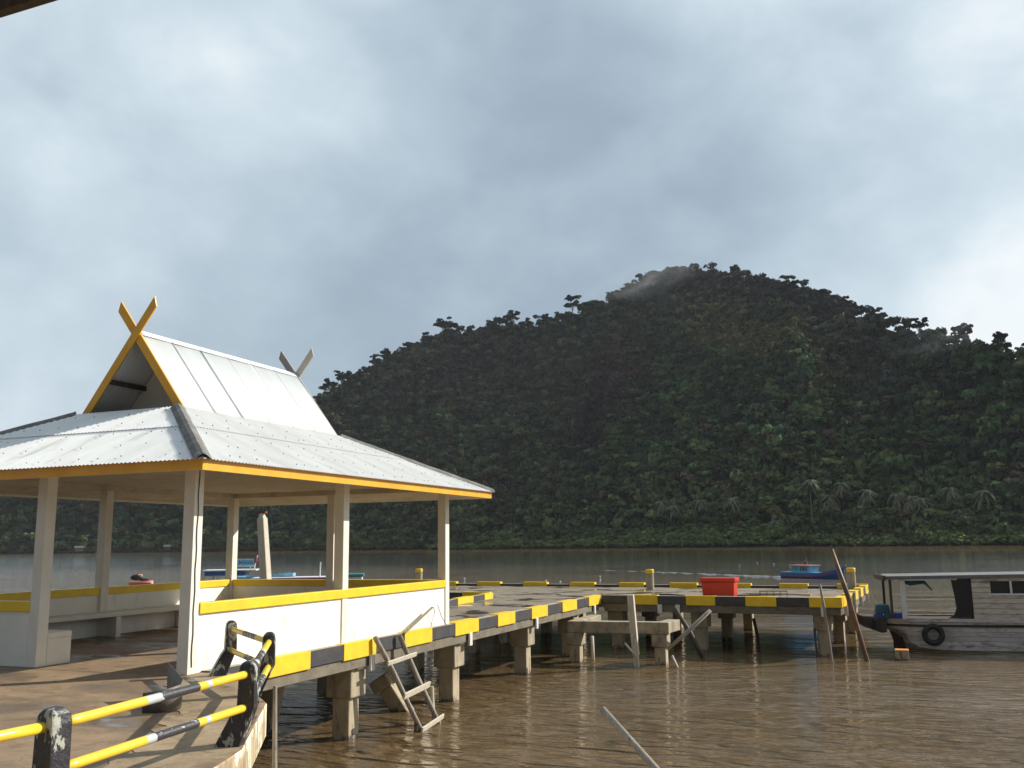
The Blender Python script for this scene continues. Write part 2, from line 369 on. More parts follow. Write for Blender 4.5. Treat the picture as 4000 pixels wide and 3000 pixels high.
e[0].position = .0; e[0].color = (.13, .14, .15, 1); e[1].position = 1.; e[1].color = (.74, .78, .80, 1)
for p_, c_ in ((.18, (.245, .305, .37)), (.36, (.285, .36, .43)), (.58, (.385, .47, .54)), (.8, (.52, .61, .67))):
    q_ = e.new(p_); q_.color = c_ + (1,)
sc_ = wn('ShaderNodeVectorMath', operation='SCALE', inp={0: rp.outputs[0], 'Scale': 1. / SKYS}).outputs[0]
mx = wn('ShaderNodeMix', data_type='RGBA'); mx.inputs[0].default_value = .93
L.new(sky.outputs[0], mx.inputs[6]); L.new(sc_, mx.inputs[7]); L.new(mx.outputs[2], bg.inputs[0])
sl = bpy.data.lights.new('sun', 'SUN'); sl.energy = 5.0; sl.angle = R(.53); sl.color = (1., .94, .83)
so = bpy.data.objects.new('sun', sl); COL.objects.link(so); so.rotation_euler = SUN.to_track_quat('Z', 'Y').to_euler(); so.location = (60, 60, 60)
SC.view_settings.view_transform = 'Standard'; SC.view_settings.look = 'None'; SC.view_settings.exposure = .38
SC.view_settings.gamma = 1.; SC.view_settings.use_curve_mapping = False
SC.cycles.use_denoising = True; SC.cycles.max_bounces = 8; SC.cycles.volume_bounces = 1; SC.cycles.transparent_max_bounces = 8

# ------------------------------------------------------------------ water
m = MB(); m.add([(-1700, -200, WATER), (1100, -200, WATER), (1100, 1500, WATER), (-1700, 1500, WATER)], [(0, 1, 2, 3)])
wt = struct(m.build('water', 'water'))

# ------------------------------------------------------------------ promenade and sea wall
EDGE = [(-8.72, 10.62), (-8.25, 10.52), (-6.36, 8.72), (-5.13, 6.72), (-4.86, 5.95), (-4.66, 4.5), (-4.62, 2.2), (-2.5, 1.7), (5, 1.5), (5, -8), (-16, -8), (-16, 10.1), (-8.72, 10.1)]
m = MB(); m.prism(EDGE, -.36, 0, 1, 0)
prom = struct(m.build('promenade', ['floor', 'seawall'], bevel=.02))
def inset(poly, d):
    c = [Vector(p) for p in poly]; out = []; n = len(c)
    for i in range(n):
        a, b = (c[i] - c[i - 1]).normalized(), (c[(i + 1) % n] - c[i]).normalized()
        na, nb = Vector((a.y, -a.x)), Vector((b.y, -b.x)); k = (na + nb); k = k / max(.4, k.length_squared / 2)
        out.append(tuple(c[i] + k * d))
    return out
strip = [(-8.25, 10.50), (-6.37, 8.70), (-5.14, 6.71), (-4.87, 5.94), (-4.67, 4.5), (-4.64, 2.3), (-5.3, 2.3), (-5.45, 4.6), (-5.75, 5.9), (-6.2, 6.9), (-7.0, 8.0), (-8.2, 9.3), (-8.5, 10.0)]
jr = random.Random(4); st2 = []
for i in range(len(strip)):
    a_, b_ = Vector(strip[i]), Vector(strip[(i + 1) % len(strip)]); st2.append(tuple(a_))
    if 5 <= i < len(strip) - 1:
        for q in range(1, 9):
            p_ = a_.lerp(b_, q / 9); st2.append((p_.x + jr.uniform(-.09, .09), p_.y + jr.uniform(-.09, .09)))
m = MB(); m.prism(st2, .002, .006)
struct(m.build('pavement_edge', 'edge_floor'))
m = MB(); m.prism(inset(EDGE, .12) if False else [(-8.72, 10.5), (-8.3, 10.4), (-6.5, 8.65), (-5.28, 6.66), (-5.0, 5.9), (-4.8, 4.5), (-4.76, 2.1), (-2.5, 1.55), (4.85, 1.35), (4.85, -7.9), (-15.9, -7.9), (-15.9, 10.0), (-8.72, 10.0)], -3, -.362)
sw = m.build('seawall', 'seawall', bevel=.02); tag(sw, 'flaking cream and brown concrete sea wall under the promenade edge', 'wall')

# ------------------------------------------------------------------ jetty
xB, yB, S, xA, yC, yD, xE, yG, xF = -8.707, 10.196, .1825, -11.39, 13.949, 17.934, -14.159, 14.082, -11.448
XK, YT, KT, KB = -8.587, 28.74, .022, -.228
DZ = -.11
jet = thing('jetty', 'L-shaped concrete jetty on square piles with yellow and black kerbs', 'jetty', (-8.6, 25, 0))
u = Vector((.998, -.0628, 0)); nn = Vector((.0628, .998, 0)); c0 = Vector((XK, YT, 0))
def TP(a, b, z=0.): return c0 + u * a + nn * b + Vector((0, 0, z))
TW, TD, TL = 7.16, 8.0, -10.9
m = MB()
m.prism([(XK - .06, 18.3), (XK - .06, 28.75), (-12.2, 28.97), (-12.2, 18.3)], -.34, DZ)
m.build('walkway_slab', 'deck', jet)
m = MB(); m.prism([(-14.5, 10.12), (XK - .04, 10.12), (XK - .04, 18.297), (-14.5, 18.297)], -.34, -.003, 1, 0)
m.build('pavilion_floor', ['floor', 'beam'], jet)
m = MB(); m.prism([tuple(TP(a, b)[:2]) for a, b in ((TL, .05), (TW - .05, .05), (TW - .05, TD - .05), (TL, TD - .05))], -.34, DZ + .004)
m.build('head_slab', 'deck', jet)
def kerb(name, P, bounds, zt, zb, thick, first_y, proud=.014, inner=True, drop=0.):
    """P(t, out, z) -> point; alternating painted blocks along t"""
    m = MB(); y = first_y
    for a, b in zip(bounds[:-1], bounds[1:]):
        pr = proud if y else 0.
        jt = random.uniform(-.006, .006) - (0 if y else drop)
        q = [P(a + (0 if y else .0), 0 + pr, zb - (pr * 1.2)), P(b, 0 + pr, zb - pr * 1.2), P(b, -thick - pr, zb - pr * 1.2), P(a, -thick - pr, zb - pr * 1.2)]
        t_ = [P(a, 0 + pr, zt + pr + jt), P(b, 0 + pr, zt + pr + jt), P(b, -thick - pr, zt + pr + jt), P(a, -thick - pr, zt + pr + jt)]
        m.add(q + t_, [(0, 1, 5, 4), (1, 2, 6, 5), (2, 3, 7, 6), (3, 0, 4, 7), (3, 2, 1, 0)], 0 if y else 1)
        m.add(t_, [(0, 1, 2, 3)], 2 if not y and inner else (0 if y else 1))
        y = not y
    return m
b1 = [10.5, 11.6, 12.85, 13.82, 14.88, 15.93, 17.07, 18.13, 19.34, 20.43, 21.51, 22.64, 23.83, 25.04, 26.32, 27.49, 28.72]
kerb('k', lambda t, o, z: Vector((XK + o, t, z)), b1[:1] + b1[1:], KT, KB, .2, False).build('kerb', ['kerb_yellow', 'kerb_black', 'kerb_top'], jet, bevel=.012)
b2 = [.02, 1.07, 1.83, 2.71, 3.59, 4.48, 5.36, 6.27, 7.16]
kerb('k', lambda t, o, z: TP(t, -o, z), b2, KT, KB, .2, False).build('kerb', ['kerb_yellow', 'kerb_black', 'kerb_top'], jet, bevel=.012)
b3 = [.22 + i * (TD - .44) / 9 for i in range(10)]
kerb('k', lambda t, o, z: TP(TW + o, t, z), b3, KT, KB, .2, True, drop=.03).build('kerb', ['kerb_yellow', 'kerb_black', 'kerb_top'], jet, bevel=.012)
b4 = [-10.9, -9.44, -8.42, -7.33, -6.27, -5.2, -4.19, -3.12, -2.09, -1.06, -.03, 1.04, 1.96, 3.08, 4.11, 5.13, 6.14, 7.17]
kerb('k', lambda t, o, z: TP(t, TD + o, z), b4, KT + .025, KB, .2, True, .02, drop=.06).build('kerb', ['kerb_yellow', 'kerb_black', 'kerb_top'], jet, bevel=.012)
b5 = [18.4, 19.4, 20.4, 21.4, 22.4, 23.5, 24.6, 25.6, 26.9, 27.9, 28.7]
kerb('k', lambda t, o, z: Vector((-12.2 - o - .06 * (t - 25), t, z)), b5, KT + .03, KB, .2, False).build('kerb', ['kerb_yellow', 'kerb_black', 'kerb_top'], jet, bevel=.012)
b6 = [TL + i * 1.0 for i in range(8)]
kerb('k', lambda t, o, z: TP(t, -o, z), b6, KT + .03, KB, .2, True).build('kerb', ['kerb_yellow', 'kerb_black', 'kerb_top'], jet, bevel=.012)
b7 = [.22 + i * (TD - .44) / 7 for i in range(8)]
kerb('k', lambda t, o, z: TP(TL - o, t, z), b7, KT + .02, KB, .2, False).build('kerb', ['kerb_yellow', 'kerb_black', 'kerb_top'], jet, bevel=.012)
# longitudinal edge beams
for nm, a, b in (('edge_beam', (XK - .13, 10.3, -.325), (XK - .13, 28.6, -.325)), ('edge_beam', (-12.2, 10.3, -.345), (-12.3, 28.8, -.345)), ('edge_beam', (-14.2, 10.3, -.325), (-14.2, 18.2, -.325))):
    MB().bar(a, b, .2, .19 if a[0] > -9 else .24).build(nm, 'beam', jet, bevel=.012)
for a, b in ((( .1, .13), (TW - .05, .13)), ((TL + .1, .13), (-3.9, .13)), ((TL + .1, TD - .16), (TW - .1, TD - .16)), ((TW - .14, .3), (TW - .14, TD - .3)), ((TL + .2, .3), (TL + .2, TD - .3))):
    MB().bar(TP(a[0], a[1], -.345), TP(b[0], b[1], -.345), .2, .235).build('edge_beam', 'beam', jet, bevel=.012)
# piles with cap blocks and cross beams
def pile(x, y, rot=0., cw=.5, pw=.33, ct=-.36, cb=-.91, tilt=(0, 0)):
    T = Matrix.Translation((x, y, 0)) @ Matrix.Rotation(rot, 4, 'Z')
    k = MB(T); h = pw / 2
    k.add([(-h, -h, cb), (h, -h, cb), (h, h, cb), (-h, h, cb)] + [(sx * h + tilt[0], sy * h + tilt[1], -3.2) for sx, sy in ((-1, -1), (1, -1), (1, 1), (-1, 1))],
          [(0, 1, 2, 3), (4, 7, 6, 5), (0, 4, 5, 1), (1, 5, 6, 2), (2, 6, 7, 3), (3, 7, 4, 0)])
    po = k.build('pile', 'pile', jet, bevel=.02)
    k = MB(T); k.box(-cw / 2, cw / 2, -cw / 2, cw / 2, cb, ct); k.build('pile_cap', 'concrete', po, bevel=.025)
PY = [10.75, 14.5, 18.6, 22.9, 26.6]
for y in PY:
    pile(XK - .36, y); pile(-12.0, y + .05)
    if y < 18.3: pile(-13.95, y)
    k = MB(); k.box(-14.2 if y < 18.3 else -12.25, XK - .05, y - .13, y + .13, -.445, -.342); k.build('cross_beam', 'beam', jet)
rotT = -.0628
for a in (.35, 3.0, 6.55):
    for b in (.55, 4.0, 7.45):
        p = TP(a, b); pile(p.x, p.y, rotT)
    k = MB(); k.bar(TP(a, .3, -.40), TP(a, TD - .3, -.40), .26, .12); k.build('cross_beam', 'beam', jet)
for a in (-3.6, -7.2, -10.4):
    for b in (.55, 4.0, 7.45):
        p = TP(a, b); pile(p.x, p.y, rotT)
# raking pile under the pavilion corner
pile(-10.5, 14.6, .1, .42, .3, -.4, -.75, tilt=(-.55, .2))
# white drain stubs under the kerb
for y in (14.72, 18.86, 22.95, 28.0):
    k = MB(); k.box(XK - .005, XK + .045, y - .07, y + .07, -.50, -.232); k.build('drain_pipe', 'pvc', jet, bevel=.01)
for a in (1.9, 2.45, 6.65):
    k = MB(); k.bar(TP(a, -.02, -.50), TP(a, -.02, -.232), .14, .04); k.build('drain_pipe', 'pvc', jet, bevel=.01)
for b in (.7, 2.9, 5.1, 7.3):
    k = MB(); k.bar(TP(TW + .02, b, -.52), TP(TW + .02, b, -.232), .1, .04); k.build('drain_pipe', 'pvc', jet, bevel=.01)

# bollards
def bollard(x, y, label, z=DZ):
    t = thing('bollard', label, 'bollard', (x, y, z), 'mooring bollards on the jetty head')
    MB().lathe([(0.001, 0), (.145, 0), (.14, .62), (.001, .62)], (x, y, z), 20).build('bollard_post', 'concrete', t, smooth=False, bevel=.01)
    MB().lathe([(.001, .60), (.152, .60), (.155, .72), (.14, .745), (.001, .75)], (x, y, z), 20).build('bollard_cap', 'kerb_yellow', t, bevel=.008)
bollard(-18.85, 36.25, 'grey concrete bollard with yellow cap, leftmost, just past the pavilion column')
bollard(-8.45, 34.7, 'grey concrete bollard with yellow cap on the far kerb, middle of the jetty head')
bollard(-1.46, 36.0, 'grey concrete bollard with yellow cap at the right far corner, behind the leaning brown pole')

# ------------------------------------------------------------------ pavilion
pav = thing('pavilion', 'white and yellow open pavilion with crossed gable boards on the jetty', 'pavilion', (-11.5, 14.1, 0))
xm = (xB + xE - S) / 2
xH = xE
cols = [(xB, yB), (xA, yB), (xB, yC), (xB, yD), (xF, yD), (xE, yD), (xE, yG), (xE, yB)]
for x, y in cols:
    k = MB(); k.box(x - S, x, y, y + S, -.002, 2.77)
    c = k.build('column', 'cream', pav, bevel=.008)
    if (x, y) == (xB, yB):
        pts = [(xB + .008, yB + .07 + .008 * sin(i * 1.7), 2.75 - i * .14) for i in range(20)]
        MB().path(pts, .006, 6).build('cable', 'black', c)
# parapet walls with yellow capping rails
ZR, ZT = .768, .914
def wall(x0, x1, y0, y1, out):
    k = MB(); k.box(x0, x1, y0, y1, -.002, ZR + .02); k.build('parapet_wall', 'white', pav, bevel=.006)
wo, th = .022, .12
wall(xB - th, xB - wo, yB + S, yC, 0); wall(xB - th, xB - wo, yC + S, yD, 0)
k = MB(); k.box(xB - th, xB - .006, yC - .0, yC + S, -.001, ZR + .02)
wall(xF, xB - S, yD + S - th, yD + S - wo, 0); wall(xE, xF - S, yD + S - th, yD + S - wo, 0)
wall(xE - S + wo, xE - S + th, yG + S, yD, 0); wall(xE - S + wo, xE - S + th, yB + S, yG, 0)
wall(xE, xA - S, yB + wo, yB + th, 0)
def rail(x0, x1, y0, y1):
    k = MB(); k.box(x0, x1, y0, y1, ZR, ZT); k.build('parapet_rail', 'rail_yellow', pav, bevel=.008)
rail(xB - .13, xB + .018, yB + S, yD)
rail(xE, xB - S, yD + S - .14, yD + S + .012)
rail(xE - S - .012, xE - S + .15, yB + S, yD)
rail(xE, xA - S, yB - .012, yB + .14)
# built-in benches
def bench(x0, x1, y0, y1, legs):
    k = MB(); k.box(x0, x1, y0, y1, .38, .46); b = k.build('bench_seat', 'cream', pav, bevel=.01)
    for q in legs:
        k = MB(); k.box(*q, 0, .379); k.build('bench_leg', 'cream', b, bevel=.006)
bench(xE - S + .125, -13.72, yB + .64, yD, [(-14.2, -13.74, 12.3, 12.42), (-14.2, -13.74, 14.08, 14.2), (-14.2, -13.74, 16.2, 16.32)])
bench(xE - S + .13, xA - .001, yB + .185, yB + .62, [(xA - .13, xA - .004, yB + .19, yB + .615), (-13.0, -12.88, yB + .2, yB + .6)])
# beams, ceiling, soffit
for q in ((xB - .16, xB - .02, yB + .02, yD + S - .02), (xE - S + .02, xE - .02, yB + .02, yD + S - .02)):
    k = MB(); k.box(*q, 2.765, 2.865); k.build('roof_beam', 'ceiling', pav)
for y in (yB + .02, yD + .02):
    k = MB(); k.box(xE - .02, xB - .16, y, y + .14, 2.763, 2.863); k.build('roof_beam', 'ceiling', pav)
EX0, EX1, EY0, EY1 = xE - S - .66, xB + .66, yB - .66, yD + S + .66
k = MB(); k.box(xE - S, xB, yB, yD + S, 2.866, 2.88); k.build('ceiling', 'ceiling', pav)
k = MB()
inn = [(xE - S, yB), (xB, yB), (xB, yD + S), (xE - S, yD + S)]; ou = [(EX0, EY0), (EX1, EY0), (EX1, EY1), (EX0, EY1)]
for i in range(4):
    j = (i + 1) % 4
    k.add([inn[i] + (2.79,), inn[j] + (2.79,), ou[j] + (2.655,), ou[i] + (2.655,)], [(0, 1, 2, 3)])
k.build('soffit', 'ceiling', pav, solid=.01)
FZ0, FZ1 = 2.615, 2.765
for q in ((EX0 - .03, EX1 + .03, EY0 - .03, EY0), (EX0 - .03, EX1 + .03, EY1, EY1 + .03), (EX0 - .03, EX0, EY0, EY1), (EX1, EX1 + .03, EY0 + .0, EY1)):
    k = MB(); k.box(*q, FZ0, FZ1)
    inner = 3 if q[1] < xm - 3 else 5 if q[0] > xm + 2.5 else 4 if q[3] < yC else 2
    k.mi[inner] = 1; k.mi[0] = 1; k.build('fascia_board', ['yellow', 'cream'], pav, bevel=.005)
# corrugated skirt roof
RZ = 2.765; RX0, RX1, RY0, RY1 = xE - S - .72, xB + .72, yB - .72, yD + S + .72
TXr, TYf, TZ = 2.46, 2.27, 3.87
def skirt(side):
    k = MB(); pitch, amp = .072, .0085
    along_y = side in ('r', 'l')
    a0, a1 = (RY0, RY1) if along_y else (RX0, RX1)
    run, hr = (TXr, TYf) if along_y else (TYf, TXr)
    rise = TZ - RZ; ln = math.hypot(run, rise); nx, nz = rise / ln, run / ln
    n = int((a1 - a0) / pitch * 6)
    def P(t, r, off):
        ht = RZ + rise * r / run
        if side == 'r': return (RX1 - r + nx * off, t, ht + nz * off)
        if side == 'l': return (RX0 + r - nx * off, t, ht + nz * off)
        if side == 'f': return (t, RY0 + r - nx * off, ht + nz * off)
        return (t, RY1 - r + nx * off, ht + nz * off)
    for lo, hi, lift in ((-.03, run * .60, 0.), (run * .56, run, .012)):
        top, bot = [], []
        for i in range(n + 1):
            t = a0 + (a1 - a0) * i / n
            lim = min(run, (t - a0) * run / hr, (a1 - t) * run / hr)
            wv = amp * cos(2 * pi * t / pitch)
            l2 = min(lo, max(lim, -.03)); h2 = max(min(hi, lim), l2)
            bot.append(P(t, l2, wv + lift)); top.append(P(t, h2, wv + lift))
        k.grid([bot, top])
    mt = 'roof' if along_y else 'roof_front'
    rng = random.Random(5)
    for r in (.16, .62, 1.10, 1.55, 2.0):
        t = a0 + .3
        while t < a1 - .3:
            t += rng.choice((.216, .36, .43, .72))
            if r > min((t - a0), (a1 - t)) * run / hr - .15: continue
            p = Vector(P(t, r + rng.uniform(-.03, .03), .012 + (.012 if r > 1.45 else 0)))
            q = rng.uniform(.004, .007)
            k.box(p.x - q, p.x + q, p.y - q, p.y + q, p.z - .006, p.z + .009, 1)
    k.build('lower_roof', [mt, 'screw'], pav, smooth=True)
for sd in 'rflb': skirt(sd)
TX0, TX1, TY0, TY1 = RX0 + TXr, RX1 - TXr, RY0 + TYf, RY1 - TYf
def hipcap(a, b, name='hip_cap', mt='ridge', w=.115):
    a, b = Vector(a), Vector(b); d = (b - a).normalized(); sd = d.cross(Vector((0, 0, 1))).normalized(); k = MB()
    n = 9; rows = []
    for i in range(n + 1):
        p = a.lerp(b, i / n) + Vector((0, 0, .035 + .006 * (i % 2)))
        rows.append([p + sd * w - Vector((0, 0, .068)), p + sd * w * .45 - Vector((0, 0, .012)), p + Vector((0, 0, .012)), p - sd * w * .45 - Vector((0, 0, .012)), p - sd * w - Vector((0, 0, .068))])
    k.grid(rows); return k.build(name, mt, pav, solid=.008)
for (ax, ay), (bx, by) in (((RX1, RY0), (TX1, TY0)), ((RX0, RY0), (TX0, TY0)), ((RX1, RY1), (TX1, TY1)), ((RX0, RY1), (TX0, TY1))):
    hipcap((ax, ay, RZ + .01), (bx, by, TZ + .01))
# steep upper roof
UZ, UB, UW, UY0, UY1 = 5.255, 3.70, 1.20, 11.92, 16.43
def upper(sgn):
    k = MB(); pitch, amp = .062, .010
    ln = math.hypot(UW, UZ - UB); nx, nz = (UZ - UB) / ln * sgn, UW / ln
    n = int((UY1 - UY0) / pitch * 6); top, bot = [], []
    sheet = .735
    for i in range(n + 1):
        y = UY0 + (UY1 - UY0) * i / n
        ph = ((y - UY0) % sheet) / sheet
        wv = amp * cos(2 * pi * y / pitch) + .010 * ph
        top.append((xm + nx * wv, y, UZ + nz * wv)); bot.append((xm + sgn * (UW + .02) + nx * wv, y, UB - .026 + nz * wv))
    mid = [Vector(a).lerp(Vector(b), .5) for a, b in zip(top, bot)]
    k.grid([bot, mid, top])
    y = UY0 + sheet
    while y < UY1 - .1:
        a, b = Vector((xm + nx * .032, y, UZ + nz * .032 - .004)), Vector((xm + sgn * UW + nx * .032, y, UB + nz * .032))
        k.add([a - Vector((0, .006, 0)), a + Vector((0, .006, 0)), b + Vector((0, .006, 0)), b - Vector((0, .006, 0))], [(0, 1, 2, 3)], 1)
        y += sheet
    return k.build('upper_roof', ['roof_new', 'seam'], pav, smooth=True, solid=.004)
upper(1); upper(-1)
k = MB(); rows = []
for i in range(8):
    y = UY0 + .03 + (UY1 - UY0 - .06) * i / 7
    rows.append([(xm - .085, y, UZ - .07), (xm - .03, y, UZ + .006), (xm, y, UZ + .02), (xm + .03, y, UZ + .006), (xm + .085, y, UZ - .07)])
k.grid(rows); k.build('ridge_cap', 'roof_new', pav, solid=.006)
def barge(y, y2, mats, sgn, tilt=0.):
    B = lambda x, z: (xm + sgn * x, y, z)
    k = MB(); k.extrude([B(1.225, 3.68), B(-.375, 5.80), B(-.425, 5.62), B(1.055, 3.68)], (0, y2 - y, 0), 0, 1)
    return k.build('barge_board', mats, pav, bevel=.004)
barge(UY0 - .035, UY0 - .005, ['yellow', 'yellow'], 1); barge(UY0 - .066, UY0 - .037, ['yellow', 'yellow'], -1)
barge(UY1 + .005, UY1 + .035, ['board_back', 'board_back'], 1); barge(UY1 + .037, UY1 + .066, ['board_back', 'board_back'], -1)
for y in (12.75, 15.7):
    k = MB(); k.extrude([(xm - 1.1, y, 3.80), (xm + 1.1, y, 3.80), (xm, y, UZ - .06)], (0, .04, 0)); k.build('gable_wall', 'white', pav)
for sg in (-1, 1):
    k = MB(); f = .5; k.bar((xm + sg * UW * f - sg * .05, UY0 + .02, UZ - (UZ - UB) * f - .05), (xm + sg * UW * f - sg * .05, 12.74, UZ - (UZ - UB) * f - .05), .05, .08); k.build('purlin', 'purlin', pav)

# ------------------------------------------------------------------ handrail
hr = thing('handrail', 'yellow and black pipe handrail on chipped black posts at the sea wall edge', 'railing', (-6, 7, 0))
PB = [((-5.30, 6.78), (.13, .05)), ((-6.78, 9.02), (.14, .09)), ((-8.27, 10.28), (.10, .10)), ((-4.99, 4.52), (.13, .0)), ((-5.12, 2.3), (.13, 0))]
Ptop = {}
for i, ((x, y), (ox, oy)) in enumerate(PB):
    dx = Vector((ox, oy, 0)).normalized(); sd = Vector((-dx.y, dx.x, 0)); k = MB(); off = Vector((ox, oy, 0))
    sec = []
    for z, o, hw, hd in ((-.01, -.045, .085, .105), (.02, -.04, .085, .105), (.27, .75, .083, .085), (.33, .98, .08, .075), (.60, 1., .08, .07), (.655, 1., .074, .062), (.685, 1., .052, .042), (.695, 1., .02, .015)):
        c = Vector((x, y, z)) + off * o
        sec.append([c - sd * hw - dx * hd, c + sd * hw - dx * hd, c + sd * hw + dx * hd, c - sd * hw + dx * hd, c - sd * hw - dx * hd])
    k.grid(sec); k.add(sec[-1][:4], [(0, 1, 2, 3)]); k.add(sec[0][:4], [(0, 1, 2, 3)])
    k.build('post', 'pblack', hr, bevel=.012, weld=True)
    Ptop[i] = Vector((x, y, 0)) + off
def pipe(i, j, z, pattern, rad=.033):
    a, b = Ptop[i] + Vector((0, 0, z)), Ptop[j] + Vector((0, 0, z)); d = (b - a).normalized(); a = a + d * .05; b = b - d * .05
    pts, mi = [], []; tot = sum(p for p, _ in pattern); t = 0.
    for ln, kk in pattern:
        s_ = 5
        for q in range(s_):
            pts.append(a.lerp(b, (t + ln * q / s_) / tot)); mi.append(kk)
        t += ln
    pts.append(b)
    MB().path(pts, rad, 20, mi).build('rail_pipe', ['ptube_y', 'ptube_b', 'ptube_g'], hr, smooth=True)
# posts: 3 (near) - 0 (corner of the view) - 1 - 2, and 4 behind the camera's left
pipe(3, 0, .585, [(.42, 0), (.085, 2), (.24, 1), (.055, 0), (.03, 2), (.28, 0)])
pipe(3, 0, .315, [(.42, 0), (.05, 2), (.26, 1), (.05, 0), (.03, 2), (.27, 0)])
pipe(0, 1, .585, [(.2, 0), (.08, 2), (.3, 1), (.06, 2), (.4, 0)]); pipe(0, 1, .315, [(.25, 0), (.08, 2), (.3, 1), (.3, 0)])
pipe(1, 2, .585, [(.25, 0), (.3, 1), (.35, 0)]); pipe(1, 2, .315, [(.3, 0), (.2, 1), (.4, 0)])
pipe(4, 3, .585, [(.3, 1), (.6, 0)]); pipe(4, 3, .315, [(.3, 1), (.6, 0)])
# bent metal sheet on the promenade
k = MB(); pl = [(-7.66, 8.66), (-7.35, 8.42), (-7.05, 8.2), (-6.92, 8.02), (-6.9, 7.86), (-6.98, 7.74), (-7.12, 7.70)]
k.grid([[(x, y, .014) for x, y in pl], [(x + .02, y - .02, .014 + h) for (x, y), h in zip(pl, (.36, .33, .27, .25, .24, .22, .2))]])
ob = k.build('metal_sheet', 'sheet_metal', loc=(-7.2, 8.1, 0), solid=.008, smooth=True); tag(ob, 'bent strip of dull sheet metal standing on the promenade behind the handrail', 'metal sheet')
k = MB(); k.path([(-5.3, 5.2, .02), (-4.9, 5.6, .02), (-4.84, 5.9, -.08), (-5.0, 6.35, -.17), (-5.16, 6.68, -.12), (-5.5, 7.25, -.15)], .006, 6)
ob = k.build('wire', 'red_wire', loc=(-5, 6, 0)); tag(ob, 'thin red wire trailing over the edge of the sea wall', 'wire')
k = MB(); k.path([(-6.32, 8.80, .16), (-6.30, 8.80, -.5), (-6.18, 8.66, -1.2), (-6.1, 8.6, -2.2)], [.022, .026, .034, .04], 8)
ob = k.build('timber_pole', 'wood_grey', loc=(-6.2, 8.86, -1.6)); tag(ob, 'crooked grey timber pole at the corner of the sea wall', 'pole')

# ------------------------------------------------------------------ overhead shelter (only its eave corner is in view)
sh = thing('shelter', 'dark roof eave of a shelter overhead in the top left corner', 'shelter', (0, -1, 0))
k = MB(); k.add([(-7, 1.78, 3.24), (-1.4, 1.74, 3.24), (-1.4, -5, 4.6), (-7, -5, 4.6)], [(0, 1, 2, 3)]); k.build('shelter_roof', 'wood_dark', sh, solid=.03)
k = MB(); k.bar((-7, 1.82, 3.26), (-1.4, 1.78, 3.26), .03, .12); k.build('shelter_fascia', 'wood_dark', sh)
for x, y in ((-6.6, -.6), (-1.8, -.6), (-6.6, -4.6), (-1.8, -4.6)):
    k = MB(); k.box(x - .07, x + .07, y - .07, y + .07, 0, 3.66 if y > -2 else 4.45); k.build('shelter_post', 'wood_dark', sh)

# ------------------------------------------------------------------ things on and by the jetty
# red cool box
p = TP(3.50, 1.05, DZ); T = Matrix.Translation(p) @ Matrix.Rotation(-.0628, 4, 'Z')
cb = thing('cool_box', 'bright red plastic cool box with lid on the jetty head', 'cool box', p)
k = MB(T); k.add([(x * .47, y * .25, 0) for x, y in ((-1, -1), (1, -1), (1, 1), (-1, 1))] + [(x * .50, y * .28, .52) for x, y in ((-1, -1), (1, -1), (1, 1), (-1, 1))],
                 [(0, 3, 2, 1), (4, 5, 6, 7), (0, 1, 5, 4), (1, 2, 6, 5), (2, 3, 7, 6), (3, 0, 4, 7)]); k.build('box_body', 'red_plastic', cb, bevel=.02)
k = MB(T); k.box(-.545, .545, -.32, .32, .522, .64); k.build('box_lid', 'red_plastic', cb, bevel=.02)
# wire crate frame, loose sticks, rope
k = MB(TP and Matrix.Translation(TP(5.0, 1.6, DZ)) @ Matrix.Rotation(.15, 4, 'Z'))
for z in (.02, .22):
    k.path([(-.4, -.25, z), (.4, -.25, z), (.4, .25, z), (-.4, .25, z), (-.4, -.25, z)], .009, 6)
for i in range(5):
    x = -.4 + .2 * i
    k.path([(x, -.25, .02), (x + .02, -.25, .22)], .007, 6); k.path([(x, .25, .02), (x, .25, .24)], .007, 6); k.path([(x, -.25, .22), (x, .25, .22)], .007, 6)
ob = k.build('wire_trap', 'rust', loc=TP(5.0, 1.6, DZ)); tag(ob, 'low rusty wire trap frame right of the red cool box', 'trap')
for i, (a, b, c, d, lab) in enumerate(((3.7, 2.3, 5.3, 1.0, 'long brown stick lying slantwise beside the red cool box'), (3.9, 3.4, 5.9, 3.0, 'pale bamboo stick lying along the middle of the jetty head'), (1.0, 2.2, 2.2, 1.7, 'short dark stick lying left of the red cool box'))):
    k = MB(); k.path([TP(a, b, DZ + .04), TP((a + c) / 2, (b + d) / 2 + .05, DZ + .06), TP(c, d, DZ + .045)], .032, 8)
    ob = k.build('stick', ('wood_red', 'wood_pale', 'wood_dark')[i], loc=TP(a, b, DZ)); tag(ob, lab, 'stick')
k = MB(); pts = []
for i in range(60):
    t = i / 59 * 2 * pi * 3.4; r_ = .16 + .02 * sin(i * 1.3)
    pts.append((XK - .34 + r_ * cos(t), 17.6 + .75 + r_ * 1.3 * sin(t), DZ + .03 + .025 * (i // 18)))
k.path(pts, .014, 6); ob = k.build('rope_coil', 'rope', loc=(XK - .3, 18.4, DZ)); tag(ob, 'small coil of dirty rope behind the kerb at the pavilion corner', 'rope')
